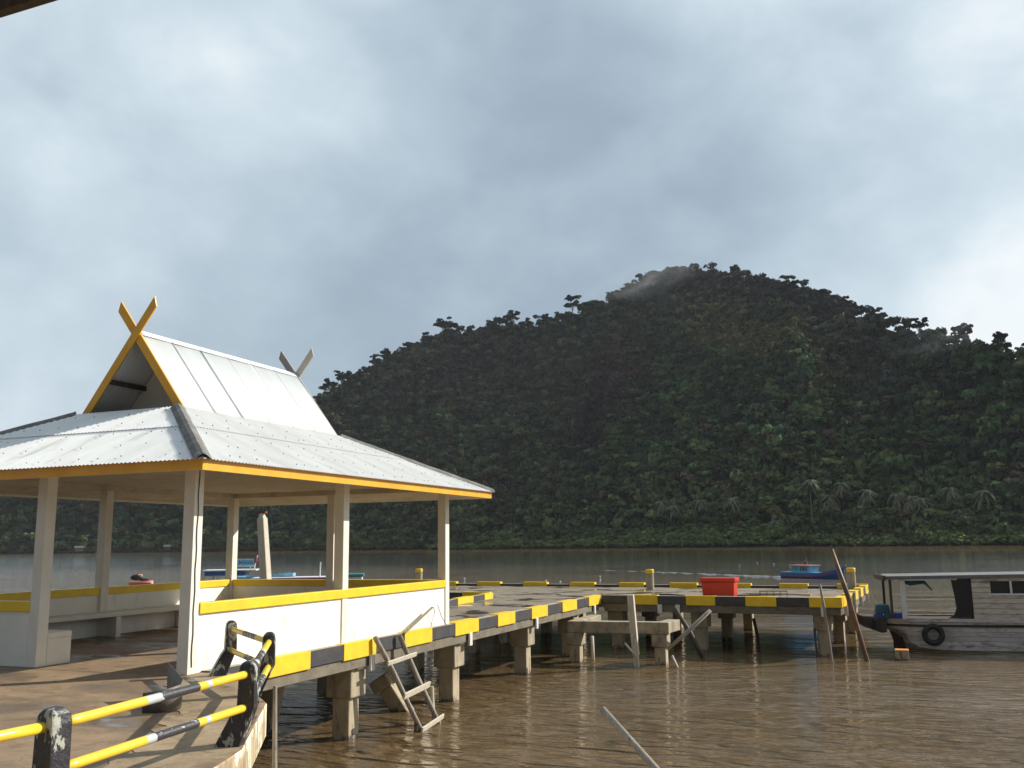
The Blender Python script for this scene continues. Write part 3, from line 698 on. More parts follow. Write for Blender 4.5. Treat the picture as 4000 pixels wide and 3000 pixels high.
# plank leaning by the parapet, and a thin bent rod
k = MB(); k.bar((XK + .02, 15.9, .03), (XK + .02, 17.05, .42), .02, .07, up=(1, 0, 0), w1=.02, h1=.045)
ob = k.build('plank', 'wood_grey', loc=(XK, 16, 0)); tag(ob, 'weathered plank propped on the kerb beside the white parapet above the ladder', 'plank')
k = MB(); k.path([(XK + .03, 17.06, .43), (XK + .05, 17.1, .34), (XK + .03, 16.95, .05)], .008, 6)
ob = k.build('cord', 'rope', loc=(XK, 17, 0)); tag(ob, 'thin cord hanging from the tip of the propped plank', 'cord')
k = MB(); k.path([(XK + .02, 17.28, .45), (XK + .02, 17.45, .22), (XK + .03, 17.66, .03)], .007, 6)
ob = k.build('thin_rod', 'wood_dark', loc=(XK, 17.5, 0)); tag(ob, 'thin dark rod leaning on the white parapet near its far end', 'rod')
# ladder
ld = thing('ladder', 'rough grey wooden ladder hanging from the kerb into the water', 'ladder', (XK + .3, 15.3, WATER))
A0, A1 = Vector((XK + .07, 14.72, .07)), Vector((XK + .72, 15.62, WATER - .35)); B0, B1 = Vector((XK + .07, 15.60, .03)), Vector((XK + .68, 16.35, WATER - .35))
MB().path([A0, A0.lerp(A1, .3) + Vector((.02, 0, 0)), A0.lerp(A1, .65), A1], [.045, .05, .046, .05], 8).build('stringer', 'wood_grey', ld, smooth=True)
MB().path([B0, B0.lerp(B1, .4) - Vector((.02, 0, 0)), B0.lerp(B1, .7), B1], [.042, .05, .045, .045], 8).build('stringer', 'wood_grey', ld, smooth=True)
for f, e0, e1, wd in ((.235, .1, .22, .075), (.52, .1, .22, .11), (.82, .06, .2, .09)):
    a, b = A0.lerp(A1, f), B0.lerp(B1, f - .03); d = (b - a).normalized(); o = Vector((.052, -.02, .02))
    MB().bar(a - d * e0 + o, b + d * e1 + o, .035, wd, up=(.3, 0, 1)).build('rung', 'wood_pale', ld, bevel=.004)
MB().path([A0.lerp(A1, .74), A0.lerp(A1, .74) + Vector((-.02, -.1, -.9))], .04, 8).build('prop', 'wood_dark', ld)
MB().path([B0.lerp(B1, .62) + Vector((.0, .12, .25)), B0.lerp(B1, .8) + Vector((-.05, .02, -.7))], .035, 8).build('prop', 'wood_pale', ld)
# leaning broken pile stump behind the ladder
k = MB(Matrix.Translation((-9.3, 17.2, WATER)) @ Matrix.Rotation(R(-32), 4, 'Y') @ Matrix.Rotation(R(10), 4, 'X')); k.box(-.16, .16, -.16, .16, -1., .55); k.box(-.24, .2, -.2, .2, .55, .8)
ob = k.build('broken_pile', 'pile', loc=(-9.3, 17.2, WATER), bevel=.03); tag(ob, 'broken concrete pile leaning in the water behind the ladder', 'pile stump')
# old pier frame standing in front of the jetty head
of = thing('pier_frame', 'old concrete pier frame with two piles and a heavy beam before the jetty head', 'pier frame', (-7.2, 25.3, WATER))
for x, y in ((-8.33, 25.4), (-5.98, 25.55)):
    k = MB(); k.box(x - .15, x + .15, y - .15, y + .15, -3, -1.13); po = k.build('pile', 'pile', of, bevel=.02)
    k = MB(); k.box(x - .21, x + .21, y - .21, y + .21, -1.128, -.80); k.build('pile_cap', 'concrete', po, bevel=.02)
MB().bar((-8.52, 25.36, -.64), (-5.72, 25.52, -.64), .34, .31).build('beam', 'concrete', of, bevel=.02)
MB().bar((-8.4, 25.55, -.645), (-8.3, 27.2, -.60), .36, .29).build('beam', 'concrete', of, bevel=.02)
MB().bar((-5.92, 25.7, -.645), (-5.84, 26.6, -.645), .36, .29).build('beam', 'concrete', of, bevel=.02)
def pole(name, pts, rad, mt, label, cat='pole', n=10):
    k = MB(); k.path(pts, rad, n); ob = k.build(name, mt, loc=(pts[-1][0], pts[-1][1], WATER), smooth=True); return tag(ob, label, cat)
pole('leaning_pole', [(-1.60, 27.8, 1.37), (-1.25, 27.8, .1), (-.88, 27.8, -1.6), (-.7, 27.8, -2.4)], [.058, .066, .062, .06], 'wood_red', 'long reddish brown wooden pole leaning beside the jetty head corner')
pole('thin_pole', [(-1.98, 28.0, .42), (-1.90, 28.0, -.3), (-1.80, 28.02, -1.6), (-1.78, 28, -2.2)], [.03, .04, .035, .035], 'wood_grey', 'thin dark grey pole tied upright to the front pile of the jetty head')
k = MB(); k.bar((-6.58, 24.8, .26), (-6.5, 24.85, -1.3), .17, .15); k.bar((-6.5, 24.85, -1.3), (-6.46, 24.85, -2.4), .13, .12)
ob = k.build('timber_post', 'wood_pale', loc=(-6.5, 24.8, WATER), bevel=.015); tag(ob, 'pale weathered square timber post in front of the old pier beam', 'post')
pole('driftwood_stick', [(-6.75, 24.7, -.98), (-6.45, 24.72, -1.32)], .03, 'wood_pale', 'short pale stick tied low on the weathered timber post', 'stick', 8)
pole('brace_pole', [(-4.75, 26.3, -.22), (-5.55, 26.0, -.95), (-5.9, 25.9, -1.25)], [.05, .055, .05], 'wood_grey', 'grey pole slanting from the old pier beam up under the jetty head')
pole('brace_pole', [(-5.95, 27.3, -.25), (-5.5, 27.2, -.95), (-5.1, 27.1, -1.75)], [.055, .07, .06], 'wood_dark', 'dark log leaning under the front kerb of the jetty head')
pole('mooring_stick', [(-5.62, 25.2, -1.32), (-5.36, 25.1, -1.85)], .035, 'wood_pale', 'short stick poking from the water right of the old pier pile', 'stick', 8)
pole('stake', [(-4.15, 30.2, -.72), (-4.05, 30.2, -1.3), (-4.0, 30.2, -2.2)], .05, 'wood_dark', 'dark stake standing in the shade under the jetty head', 'stake')
pole('stake', [(-2.25, 28.6, -.85), (-2.2, 28.6, -2.2)], .035, 'wood_dark', 'thin dark stake left of the front right pile of the jetty head', 'stake')
pole('stake', [(-8.05, 26.0, -.95), (-8.02, 26.0, -2.2)], .05, 'wood_pale', 'pale stake right beside the left pile of the old pier frame', 'stake')
pole('foreground_pole', [(-2.70, 9.0, .07), (-1.5, 8.28, -.80), (-.1, 7.45, -1.85)], [.032, .035, .036], 'wood_grey', 'slim grey pole poking out of the water in the foreground', n=12)
k = MB(); k.box(-.17, .18, 28.2, 28.6, -3, -1.36); k.box(-.172, .182, 28.198, 28.602, -1.36, -1.335, 1)
ob = k.build('concrete_stump', ['pile', 'orange'], loc=(-.13, 28.45, WATER), bevel=.015); tag(ob, 'low concrete stump with orange top in the water before the wooden boat', 'stump')
# tall old timber pile beyond the pavilion
tp = thing('mooring_pile', 'tall pale timber mooring pile with rusty iron cap seen through the pavilion', 'mooring pile', (-19.6, 27, WATER))
k = MB(); q0, q1 = Vector((-19.60, 27, -2.2)), Vector((-20.12, 27, 2.62)); k.bar(q0, q1, .34, .34, up=(0, 1, 0), w1=.27, h1=.26)
k.build('timber', 'wood_pale', tp, bevel=.03)
k = MB(); k.bar(q1 - Vector((-.01, 0, .02)), q1 + Vector((-.03, 0, .17)), .22, .22, up=(0, 1, 0), w1=.12, h1=.12); k.build('broken_top', 'wood_pale', tp, bevel=.02)
k = MB(); k.bar(q1 + Vector((-.19, 0, .19)), q1 + Vector((.17, 0, .19)), .12, .07); k.build('iron_cap', 'rust', tp)

# ------------------------------------------------------------------ boats
def hullshape(T, L0, L1, half, z_top, z_bot, sheer, n=24, pinch=(.25, .9), flare=.75):
    """lofted hull along x; half = max half beam; sheer(t) raises the ends"""
    k = MB(T); rows = []
    for i in range(n + 1):
        t = i / n; x = L0 + (L1 - L0) * t
        b = half * min(1., pinch[0] + (1 - pinch[0]) * min(1, t / .25)) * (1. if t < pinch[1] * .6 else math.sqrt(max(.0004, 1 - ((t - pinch[1] * .6) / (1 - pinch[1] * .6)) ** 2)))
        zt = z_top + sheer(t); zb = z_bot + max(0, sheer(t)) * .55
        rows.append([(x, -b, zt), (x, -b * .97, zt * .62 + zb * .38), (x, -b * flare, zb * .75 + zt * .25), (x, -b * .25, zb), (x, b * .25, zb), (x, b * flare, zb * .75 + zt * .25), (x, b * .97, zt * .62 + zb * .38), (x, b, zt)])
    return k, rows
# wooden boat at the right
bd = Vector((3.25 - .28, 31.06 - 30.61, 0)).normalized(); ang = math.atan2(bd.y, bd.x)
T = Matrix.Translation((.28, 30.61, 0)) @ Matrix.Rotation(ang, 4, 'Z')
wb = thing('wooden_boat', 'weathered wooden house boat with a tyre fender moored at the right', 'boat', (.28, 30.61, WATER))
k = MB(T); rows = []
st = [(-.62, .35, -.69, -1.02), (-.40, .50, -.69, -1.10), (-.10, .62, -.69, -1.30), (.0, .66, -.69, -1.62), (.25, .74, -.69, -1.85), (.8, .80, -.70, -1.95), (2.5, .84, -.70, -2.0), (5., .84, -.70, -2.0), (7.5, .75, -.66, -1.95), (9., .45, -.5, -1.8), (9.8, .05, -.3, -1.6)]
for x, hb, zt, zb in st:
    cy = .84
    rows.append([(x, cy - hb, zt), (x, cy - hb * .985, (zt + max(zb, -1.5)) / 2), (x, cy - hb * .9, max(zb, zb * .7 + zt * .3)), (x, cy - .1, zb), (x, cy + .1, zb), (x, cy + hb * .9, max(zb, zb * .7 + zt * .3)), (x, cy + hb * .985, (zt + max(zb, -1.5)) / 2), (x, cy + hb, zt)])
k.grid(rows); k.add(rows[0], [tuple(range(8))]); 
k.build('hull', 'hull_planks', wb)
k = MB(T); k.grid([[Vector(r[0]) + Vector((0, .03, -.03)) for r in rows], [Vector(r[0]).lerp(Vector(r[7]), .5) - Vector((0, 0, .15)) for r in rows], [Vector(r[7]) + Vector((0, -.03, -.03)) for r in rows]]); k.build('deck', 'wood_dark', wb)
def hb_at(x): return np.interp(x, [q[0] for q in st], [q[1] for q in st])
for z, hgt, tk, nm, mt in ((-.735, .10, .05, 'gunwale', 'hull_planks'), (-.885, .055, .07, 'rub_rail', 'black')):
    for sg in (-1, 1):
        k = MB(T); xs = [-.85, -.62, -.3, .1, .5, 1., 2., 3.5, 5, 7]
        P_ = [Vector((x, .84 + sg * (hb_at(x) + tk / 2), z)) for x in xs]
        for a, b in zip(P_[:-1], P_[1:]): k.bar(a, b, tk, hgt)
        k.build(nm, mt, wb)
k = MB(T); k.extrude([(-1.30, .24, -.64), (-.60, .24, -.69), (-.60, .24, -1.10), (-.75, .24, -1.12), (-1.28, .24, -.93)], (0, 1.2, 0)); k.build('stern_platform', 'wood_dark', wb, bevel=.02)
k = MB(T); k.box(-.98, -.86, .10, .26, -1.04, -.72); k.build('rope_wrap', 'tyre', wb, bevel=.04)
k = MB(T); k.extrude([(-.45, .8, -1.08), (-.05, .8, -1.08), (.02, .8, -2.0), (-.38, .8, -2.0), (-.36, .8, -1.4)], (0, .07, 0)); k.build('rudder', 'wood_dark', wb)
# roof and posts
k = MB(T); n_ = 12; rows = []
for i in range(n_ + 1):
    x = -.60 + i * (7.2 + .6) / n_; zz = .44 + .012 * (x + .6)
    rows.append([(x, -.05, zz), (x, .4, zz + .03), (x, .84, zz + .04), (x, 1.28, zz + .03), (x, 1.73, zz)])
k.grid(rows); k.grid([[Vector(q) + Vector((0, 0, .10)) for q in r] for r in rows]); k.grid([[r[0] for r in rows], [Vector(r[0]) + Vector((0, 0, .10)) for r in rows]]); k.grid([[r[4] for r in rows], [Vector(r[4]) + Vector((0, 0, .10)) for r in rows]]); k.build('roof', 'boat_roof', wb, weld=True)
k = MB(T); k.box(-.66, -.57, -.08, 1.76, .41, .56); k.build('roof_end_beam', 'wood_dark', wb, bevel=.01)
k = MB(T); k.box(-.47, -.40, .10, .17, -.70, .43); k.build('post', 'wood_dark', wb)
k = MB(T); k.box(-.47, -.40, 1.5, 1.57, -.70, .43); k.build('post', 'wood_dark', wb)
k = MB(T); k.box(-.17, -.03, .05, .10, -.70, .43); k.build('post', 'boat_white', wb, bevel=.008)
# cabin: near side with window openings, far side, end wall with dark doorway
HX0, HX1 = 1.78, 7.0
k = MB(T)
for x0, x1, z0, z1 in ((HX0, 2.28, -.88, .46), (2.28, 4.0, -.88, .04), (2.28, 4.0, .39, .48), (4.0, 4.6, -.88, .48), (4.6, 6.2, -.88, .04), (4.6, 6.2, .39, .49), (6.2, HX1, -.88, .50)):
    k.box(x0, x1, -.005, .05, z0, z1)
k.box(HX0 + .1, HX1, 1.63, 1.68, -.85, .46); k.box(HX1 - .06, HX1, .06, 1.62, -.85, .48)
k.build('cabin_wall', 'house_planks', wb)
k = MB(T); k.extrude([(1.24, .02, .42), (1.76, .02, .42), (1.80, .02, -.2), (1.79, .02, -.45), (1.70, .02, -.60), (1.45, .02, -.66), (1.1, .02, -.66), (1.25, .02, -.58), (1.33, .02, -.4), (1.30, .02, 0)], (0, .05, 0))
k.build('doorway_shade_panel', 'black', wb)  # black panel stands in for the shade inside the open doorway
k = MB(T); k.box(1.72, 1.78, .08, 1.6, -.7, .44); k.build('bulkhead', 'wood_dark', wb)
for x0, x1 in ((2.28, 4.0), (4.6, 6.2)):
    k = MB(T); k.box(x0, x1, .02, .03, .04, .39); wn_ = k.build('window', 'glass', wb)
    k = MB(T); k.box(x0 + .52, x0 + .57, -.02, .02, .04, .39); k.box(x0 - .08, x1 + .05, -.03, .0, -.01, .035); k.build('window_frame', 'boat_white', wn_)
k = MB(T); rows = []
cx, cz = 1.9 - 1.29, -1.13
for i in range(25):
    a = 2 * pi * i / 24; rows.append([(cx + (.235 + .085 * cos(b)) * cos(a), -.115 + .09 * sin(b), cz + (.235 + .085 * cos(b)) * sin(a)) for b in [2 * pi * j / 10 for j in range(11)]])
k.grid(rows); ty = k.build('tyre_fender', 'tyre', loc=T @ Vector((cx, -.1, cz)), smooth=True); tag(ty, 'black car tyre hung as a fender on the wooden boat', 'tyre')
k = MB(T); k.path([(cx, -.08, cz + .31), (cx + .01, -.06, -.70)], .01, 6); k.build('fender_rope', 'rope', wb)
k = MB(T); k.path([(-.1, .3, .38), (.15, .3, .32), (.55, .3, .35), (.75, .3, .12)], [.03, .07, .05, .02], 8); ob = k.build('net_bundle', 'teal_plastic', loc=T @ Vector((0, .3, .4))); tag(ob, 'dark bundle of netting hanging under the wooden boat roof', 'net')
def onboat(name, x0, x1, y0, y1, z0, z1, mt, label, cat):
    k = MB(T); cx, cy = (x0 + x1) / 2, (y0 + y1) / 2
    k.add([(x0, y0, z0), (x1, y0, z0), (x1, y1, z0), (x0, y1, z0)] + [(cx + (x - cx) * .86, cy + (y - cy) * .86, z1) for x, y in ((x0, y0), (x1, y0), (x1, y1), (x0, y1))],
          [(0, 3, 2, 1), (4, 5, 6, 7), (0, 1, 5, 4), (1, 2, 6, 5), (2, 3, 7, 6), (3, 0, 4, 7)])
    return tag(k.build(name, mt, loc=T @ Vector((cx, cy, z0)), bevel=.025), label, cat)
onboat('crate', -.92, -.64, .3, .62, -.698, -.575, 'blue_plastic', 'violet blue tub at the stern of the wooden boat', 'tub')
onboat('crate', -.38, -.06, .18, .5, -.69, -.54, 'blue_plastic', 'bright blue crate beside the boat post', 'crate')
onboat('jerrycan', -.62, -.40, .3, .62, -.698, -.56, 'teal_plastic', 'dark teal can between the two blue tubs', 'can')
onboat('bucket', -.86, -.44, .34, .7, -.57, -.31, 'teal_plastic', 'dark green bucket stacked on the blue tubs', 'bucket')
onboat('bottle', -.15, -.09, .2, .26, -.535, -.36, 'white_plastic', 'small white bottle standing on the bright blue crate', 'bottle')
k = MB(); a, b = TP(TW + .02, TD - .3, -.05), T @ Vector((-.6, .5, -.55)); pts = [a.lerp(b, i / 10) - Vector((0, 0, .10 * sin(pi * i / 10))) for i in range(11)]
k.path(pts, .010, 6); ob = k.build('mooring_rope', 'rope_green', loc=a); tag(ob, 'thin green mooring rope from the jetty corner to the wooden boat', 'rope')

# small blue fishing boat under way
bl = Vector((-9.03, 87.2, 0)); br = Vector((-3.9, 82.5, 0)); d = (br - bl); L_ = d.length; ang = math.atan2(d.y, d.x)
T = Matrix.Translation((bl.x, bl.y, WATER)) @ Matrix.Rotation(ang, 4, 'Z')
fb = thing('fishing_boat', 'small blue fishing boat with white cabin and pink roof under way', 'boat', (bl.x, bl.y, WATER))
k, rows = hullshape(T, 0, L_, .8, .42, -.35, lambda t: .50 * max(0, (t - .5) / .5) ** 2., n=24, pinch=(.75, .95))
k.grid(rows); k.add(rows[0], [tuple(range(8))]); k.grid([[r[0] for r in rows], [r[7] for r in rows]])
k.build('hull', 'boat_blue', fb)
for sg in (-1, 1):
    k = MB(T); 
    P_ = [(x, (y - .012 if sg < 0 else -y + .012), z - .26) for x, y, z in [r[0] for r in rows[:-2]]]
    for a, b in zip(P_[:-1], P_[1:]): k.bar(a, b, .03, .07)
    k.build('stripe', 'boat_magenta', fb)
k = MB(T); k.bar((L_ - .12, 0, .78), (L_ + .26, 0, 1.12), .09, .18, w1=.07, h1=.1); k.build('stem_post', 'boat_blue', fb)
k = MB(T); k.box(.2, 4.2, -.62, .62, .43, .5); k.build('cabin_base', 'boat_sky', fb, bevel=.02)
k = MB(T); cabx = (1.35, 3.55)
k.box(cabx[0], cabx[1], -.52, .52, .5, 1.02); cb_ = k.build('cabin', 'boat_sky', fb, bevel=.02)
for x0, x1, mt in ((1.42, 1.75, 'boat_teal'), (1.82, 2.2, 'boat_teal'), (2.42, 2.62, 'glass'), (2.72, 3.0, 'glass'), (3.1, 3.3, 'glass')):
    for y0 in (-.535, .518):
        k = MB(T); k.box(x0, x1, y0, y0 + .017, .62, .96); k.build('window', mt, cb_)
k = MB(T); k.box(1.15, 3.75, -.62, .62, 1.022, 1.10); k.build('cabin_roof', 'pink', fb, bevel=.02)
k = MB(T); k.box(1.0, 1.16, -.3, .3, .8, 1.02); k.build('engine_hatch', 'boat_white', fb)
# person standing on the far side deck behind the cabin roof
px = T @ Vector((1.85, .66, .51)); 
def person(loc, label, yaw):
    rt = thing('person', label, 'person', loc)
    T2 = Matrix.Translation(loc) @ Matrix.Rotation(yaw, 4, 'Z')
    sk = [((0, 0, .88), .14), ((0, 0, 1.1), .13), ((0, 0, 1.34), .15), ((0, 0, 1.46), .06), ((0, .02, 1.56), .09), ((0, .02, 1.66), .08),
          ((.19, 0, 1.36), .06), ((.25, .02, 1.1), .045), ((.2, .18, .98), .035), ((-.19, 0, 1.36), .06), ((-.26, .04, 1.1), .045), ((-.16, .2, 1.0), .035),
          ((.10, 0, .82), .09), ((.11, .02, .45), .065), ((.11, -.01, .07), .045), ((.11, .12, .03), .04), ((-.10, 0, .82), .09), ((-.11, .03, .45), .065), ((-.11, .0, .07), .045), ((-.11, .13, .03), .04)]
    ed = [(0, 1), (1, 2), (2, 3), (3, 4), (4, 5), (2, 6), (6, 7), (7, 8), (2, 9), (9, 10), (10, 11), (0, 12), (12, 13), (13, 14), (14, 15), (0, 16), (16, 17), (17, 18), (18, 19)]
    me = bpy.data.meshes.new('body'); me.from_pydata([(T2 @ Vector(p)) - Vector(loc) for p, _ in sk], ed, [])
    ob = bpy.data.objects.new('body', me); COL.objects.link(ob); ob.parent = rt
    md = ob.modifiers.new('skin', 'SKIN'); ob.modifiers.new('sub', 'SUBSURF').levels = 1
    for i, (_, r_) in enumerate(sk): me.skin_vertices[0].data[i].radius = (r_, r_)
    me.skin_vertices[0].data[0].use_root = True
    me.materials.append(M['skin'])
    k = MB(T2); k.ball((0, .005, 1.64), .105, 6, sc=(1, 1.05, .95)); k.build('hair', 'hair', rt, smooth=True)
    k = MB(T2); k.lathe([(.155, .86), (.17, 1.0), (.175, 1.2), (.19, 1.36), (.12, 1.44)], (0, 0, 0), 12); k.build('shirt', 'shirt', rt, smooth=True)
    return rt
person(px - Vector((0, 0, 0.55)), 'person in a dark shirt standing behind the blue boat cabin roof', ang - pi / 2)
# wake astern: a foam strip lying on the water
k = MB(T); rng = random.Random(3)
for ln, off in ((30, 0.), (24, .5), (17, -.5), (9, .15)):
    x = -.15
    while x > -ln:
        seg = rng.uniform(.8, 3.2); n_ = 8; pts, rd = [], []
        for q in range(n_ + 1):
            xx = x - seg * q / n_
            pts.append((xx, off * (.4 + abs(xx) * .05) + .10 * sin(xx * 1.1 + off * 7) + rng.uniform(-.03, .03), -.01)); rd.append(max(.012, .075 * math.sin(pi * (q + .3) / (n_ + .6)) * rng.uniform(.6, 1.2) * (1 - abs(xx) / ln * .5)))
        k.path(pts, rd, 6); x -= seg + rng.uniform(.1, 1.6 + abs(x) * .06)
wk = k.build('wake', 'white_plastic'); wk['kind'] = 'structure'

# excursion boats behind the pavilion
T = Matrix.Translation((-37.2, 45.5, WATER)) @ Matrix.Rotation(.55, 4, 'Z')
eb = thing('passenger_boat', 'passenger boat with blue roof and lettered sign seen through the pavilion', 'boat', (-37.2, 45.5, WATER))
k, rows = hullshape(T, 0, 7.2, .95, .65, -.3, lambda t: .5 * max(0, (t - .6) / .4) ** 2, pinch=(.8, .95)); k.grid(rows); k.add(rows[0], [tuple(range(8))]); k.grid([[r[0] for r in rows], [r[7] for r in rows]]); k.build('hull', 'boat_white', eb)
k = MB(T); k.box(-.4, 1.9, -.95, .95, 1.62, 1.86); k.build('roof', 'boat_blue', eb, bevel=.02)
k = MB(T); k.box(-.5, 2.5, -1.02, 1.02, 1.862, 1.94); k.build('roof_edge', 'boat_white', eb, bevel=.02)
for x in (-.3, .5, 1.5):
    for y in (-.85, .85):
        k = MB(T); k.box(x, x + .28, y - .04, y + .04, .6, 1.62); k.build('roof_post', 'boat_white', eb)
sb = MB(T); sb.box(.85, 2.3, -.55, -.50, 2.10, 2.55); sbo = sb.build('sign_board', 'boat_white', eb)
for x in (1.0, 2.1):
    k = MB(T); k.box(x, x + .05, -.5, -.46, 1.94, 2.14); k.build('sign_leg', 'boat_white', eb)
for x0, x1 in ((.88, 1.55), (1.6, 2.26)):
    k = MB(T); k.box(x0, x1, -.562, -.551, 2.16, 2.50); k.build('sign_panel', 'boat_sky', sbo)
def text(body, size, p, parent, mt, tx):
    cu = bpy.data.curves.new('lettering', 'FONT'); cu.body = body; cu.size = size; cu.extrude = .004; cu.align_x = 'CENTER'
    o = bpy.data.objects.new('lettering', cu); COL.objects.link(o)
    o.matrix_world = tx @ Matrix.Translation(p) @ Matrix.Rotation(pi / 2, 4, 'X')
    bpy.context.view_layer.update()
    me = bpy.data.meshes.new_from_object(o); mwx = o.matrix_world.copy(); bpy.data.objects.remove(o)
    me.transform(Matrix.Translation(-ORG[parent.name]) @ mwx); me.materials.clear(); me.materials.append(M[mt])
    ob = bpy.data.objects.new('lettering', me); COL.objects.link(ob); ob.parent = parent
text('NTALA', .24, (1.21, -.568, 2.25), sbo, 'boat_blue', T); text('PUNAKU', .19, (1.93, -.568, 2.26), sbo, 'boat_blue', T)
fl = thing('flagpole', 'short white pole with a furled red and white flag on the passenger boat roof', 'flagpole', T @ Vector((2.42, -.4, 1.94)))
k = MB(T); k.path([(2.32, -.45, 1.93), (2.5, -.45, 2.75)], .035, 8); k.build('pole', 'boat_white', fl)
k = MB(T); k.path([(2.39, -.5, 2.3), (2.42, -.53, 2.45), (2.47, -.5, 2.62)], [.04, .09, .04], 8); k.build('flag', 'boat_magenta', fl)

T = Matrix.Translation((-31.9, 41.8, WATER)) @ Matrix.Rotation(-.30, 4, 'Z')
sp = thing('speedboat', 'blue open speedboat with white gunwale left of the timber mooring pile', 'boat', (-31.5, 42, WATER))
k, rows = hullshape(T, -.6, 3.6, .8, 1.62, -.3, lambda t: .22 * max(0, (t - .4) / .6), pinch=(.35, .85)); k.grid(rows); k.add(rows[0], [tuple(range(8))]); k.build('hull', 'boat_blue', sp)
k = MB(T)
for sg in (0, 7):
    P_ = [r[sg] for r in rows]
    for a, b in zip(P_[:-1], P_[1:]): k.bar(a, b, .16, .15)
k.bar(rows[0][0], rows[0][7], .16, .15); k.build('gunwale', 'boat_sky', sp)
k = MB(T); k.grid([[Vector(r[0]) * .9 + Vector((.28, 0, -.1)) for r in rows], [Vector(r[7]) * .9 + Vector((.28, 0, -.1)) for r in rows]]); k.build('foredeck', 'boat_teal', sp)

T = Matrix.Translation((-29.2, 40.0, WATER)) @ Matrix.Rotation(.50, 4, 'Z')
cbt = thing('covered_boat', 'long low boat with flat crimson edged roof and white teal topped cabin', 'boat', (-29.2, 40, WATER))
k, rows = hullshape(T, -1, 8, .85, .7, -.3, lambda t: .4 * max(0, (t - .7) / .3) ** 2, pinch=(.7, .95)); k.grid(rows); k.add(rows[0], [tuple(range(8))]); k.grid([[r[0] for r in rows], [r[7] for r in rows]]); k.build('hull', 'boat_white', cbt)
k = MB(T); k.box(-.9, 3.6, -.95, .95, 1.56, 1.68); k.build('roof', 'boat_magenta', cbt, bevel=.02)
k = MB(T); k.box(-.8, 3.5, -.9, .9, 1.682, 1.72); k.build('roof_cover', 'boat_white', cbt)
for x in (-.8, .6, 2., 3.4):
    for y in (-.8, .8):
        k = MB(T); k.box(x, x + .08, y - .04, y + .04, .65, 1.56); k.build('roof_post', 'boat_white', cbt)
k = MB(T); k.box(3.75, 4.6, -.7, .1, .7, 1.70); k.build('cabin', 'boat_white', cbt, bevel=.05)
k = MB(T); k.box(3.68, 4.68, -.76, .15, 1.702, 1.84); k.build('cabin_top', 'boat_teal', cbt, bevel=.03)
k = MB(T); k.path([(2.5, -.6, 1.7), (2.52, -.6, 2.45)], .035, 8); k.build('pole', 'boat_white', cbt)

# red water scooter left
T = Matrix.Translation((-62.9, 67.0, WATER)) @ Matrix.Rotation(.75, 4, 'Z') @ Matrix.Scale(.92, 4)
js = thing('water_scooter', 'red water scooter with black cowl on the river at the left', 'water scooter', (-62.9, 67.0, WATER))
k, rows = hullshape(T, -1.0, 1.2, .48, .34, -.15, lambda t: .05 * t, n=16, pinch=(.8, .9)); k.grid(rows); k.add(rows[0], [tuple(range(8))]); k.grid([[r[0] for r in rows], [r[7] for r in rows]]); k.build('hull', 'salmon', js)
k = MB(T); k.box(-1.0, 1.0, -.5, .5, .10, .2); k.build('hull_band', 'red_plastic', js, bevel=.03)
k = MB(T); k.ball((-.35, 0, .72), .5, 8, sc=(1.15, .55, .62)); k.build('cowl', 'black', js, smooth=True)
k = MB(T); k.ball((-.05, -.1, .92), .3, 7, sc=(.9, .5, .35)); k.build('seat_patch', 'salmon', js, smooth=True)
k = MB(T); k.ball((.4, 0, .48), .42, 7, sc=(1.2, .5, .4)); k.build('seat', 'tyre', js, smooth=True)

# fishing floats
fl_pos = [(-28.0, 77.5, 'white float just left of centre, beyond the jetty far kerb, lower one of a pair'), (-25.9, 75.1, 'white float right of its close twin beyond the jetty far kerb'), (-26.0, 87., 'white float up left of the middle bollard'), (-37.6, 81.5, 'white float nearest the pavilion column, alone on the dark water'),
          (-18.7, 126., 'white float leftmost of the three beyond the red cool box'), (-18.4, 141., 'white float middle and highest of the three beyond the red cool box'), (-15.3, 134., 'white float rightmost of the three, left of the blue boat roof')]
fr = None
for x, y, lab in fl_pos:
    if fr is None:
        fr = MB().ball((x, y, WATER + .03), .075, 6).build('float', 'white_plastic', loc=(x, y, WATER), smooth=True); tag(fr, lab, 'float', 'white fishing floats on the river')
    else:
        f2 = fr.copy(); COL.objects.link(f2); f2.location = (x, y, WATER); f2['label'] = lab; f2.scale = (.9 + y / 300,) * 3

# ------------------------------------------------------------------ hill, forest, shore
PROF = np.array([(-80, .012, 1250), (-66, .022, 1020), (-55.00, 0.0434, 900), (-50.45, 0.0550, 860), (-45.47, 0.0748, 800), (-40.08, 0.1076, 733), (-35.76, 0.1386, 678), (-33.45, 0.1563, 652), (-32.61, 0.1638, 644), (-31.24, 0.1800, 632), (-30.46, 0.1867, 625), (-28.12, 0.2126, 603), (-25.57, 0.2306, 581), (-23.32, 0.2334, 564), (-21.71, 0.2383, 553), (-20.10, 0.2419, 542), (-17.84, 0.2495, 527), (-16.38, 0.2597, 518), (-15.24, 0.2690, 510), (-14.43, 0.2785, 505), (-13.61, 0.2864, 501), (-12.65, 0.2907, 495), (-11.69, 0.2925, 490), (-10.44, 0.2928, 482), (-9.20, 0.2894, 475), (-7.82, 0.2835, 467), (-6.18, 0.2736, 457), (-3.69, 0.2594, 449), (-1.59, 0.2392, 443), (0.58, 0.2191, 437), (2.70, 0.2036, 430), (4.37, 0.1932, 425), (5.61, 0.1837, 421), (7.44, 0.1741, 415), (10.87, 0.1508, 406), (14.99, 0.1153, 395), (24, .07, 380), (40, .03, 380)])
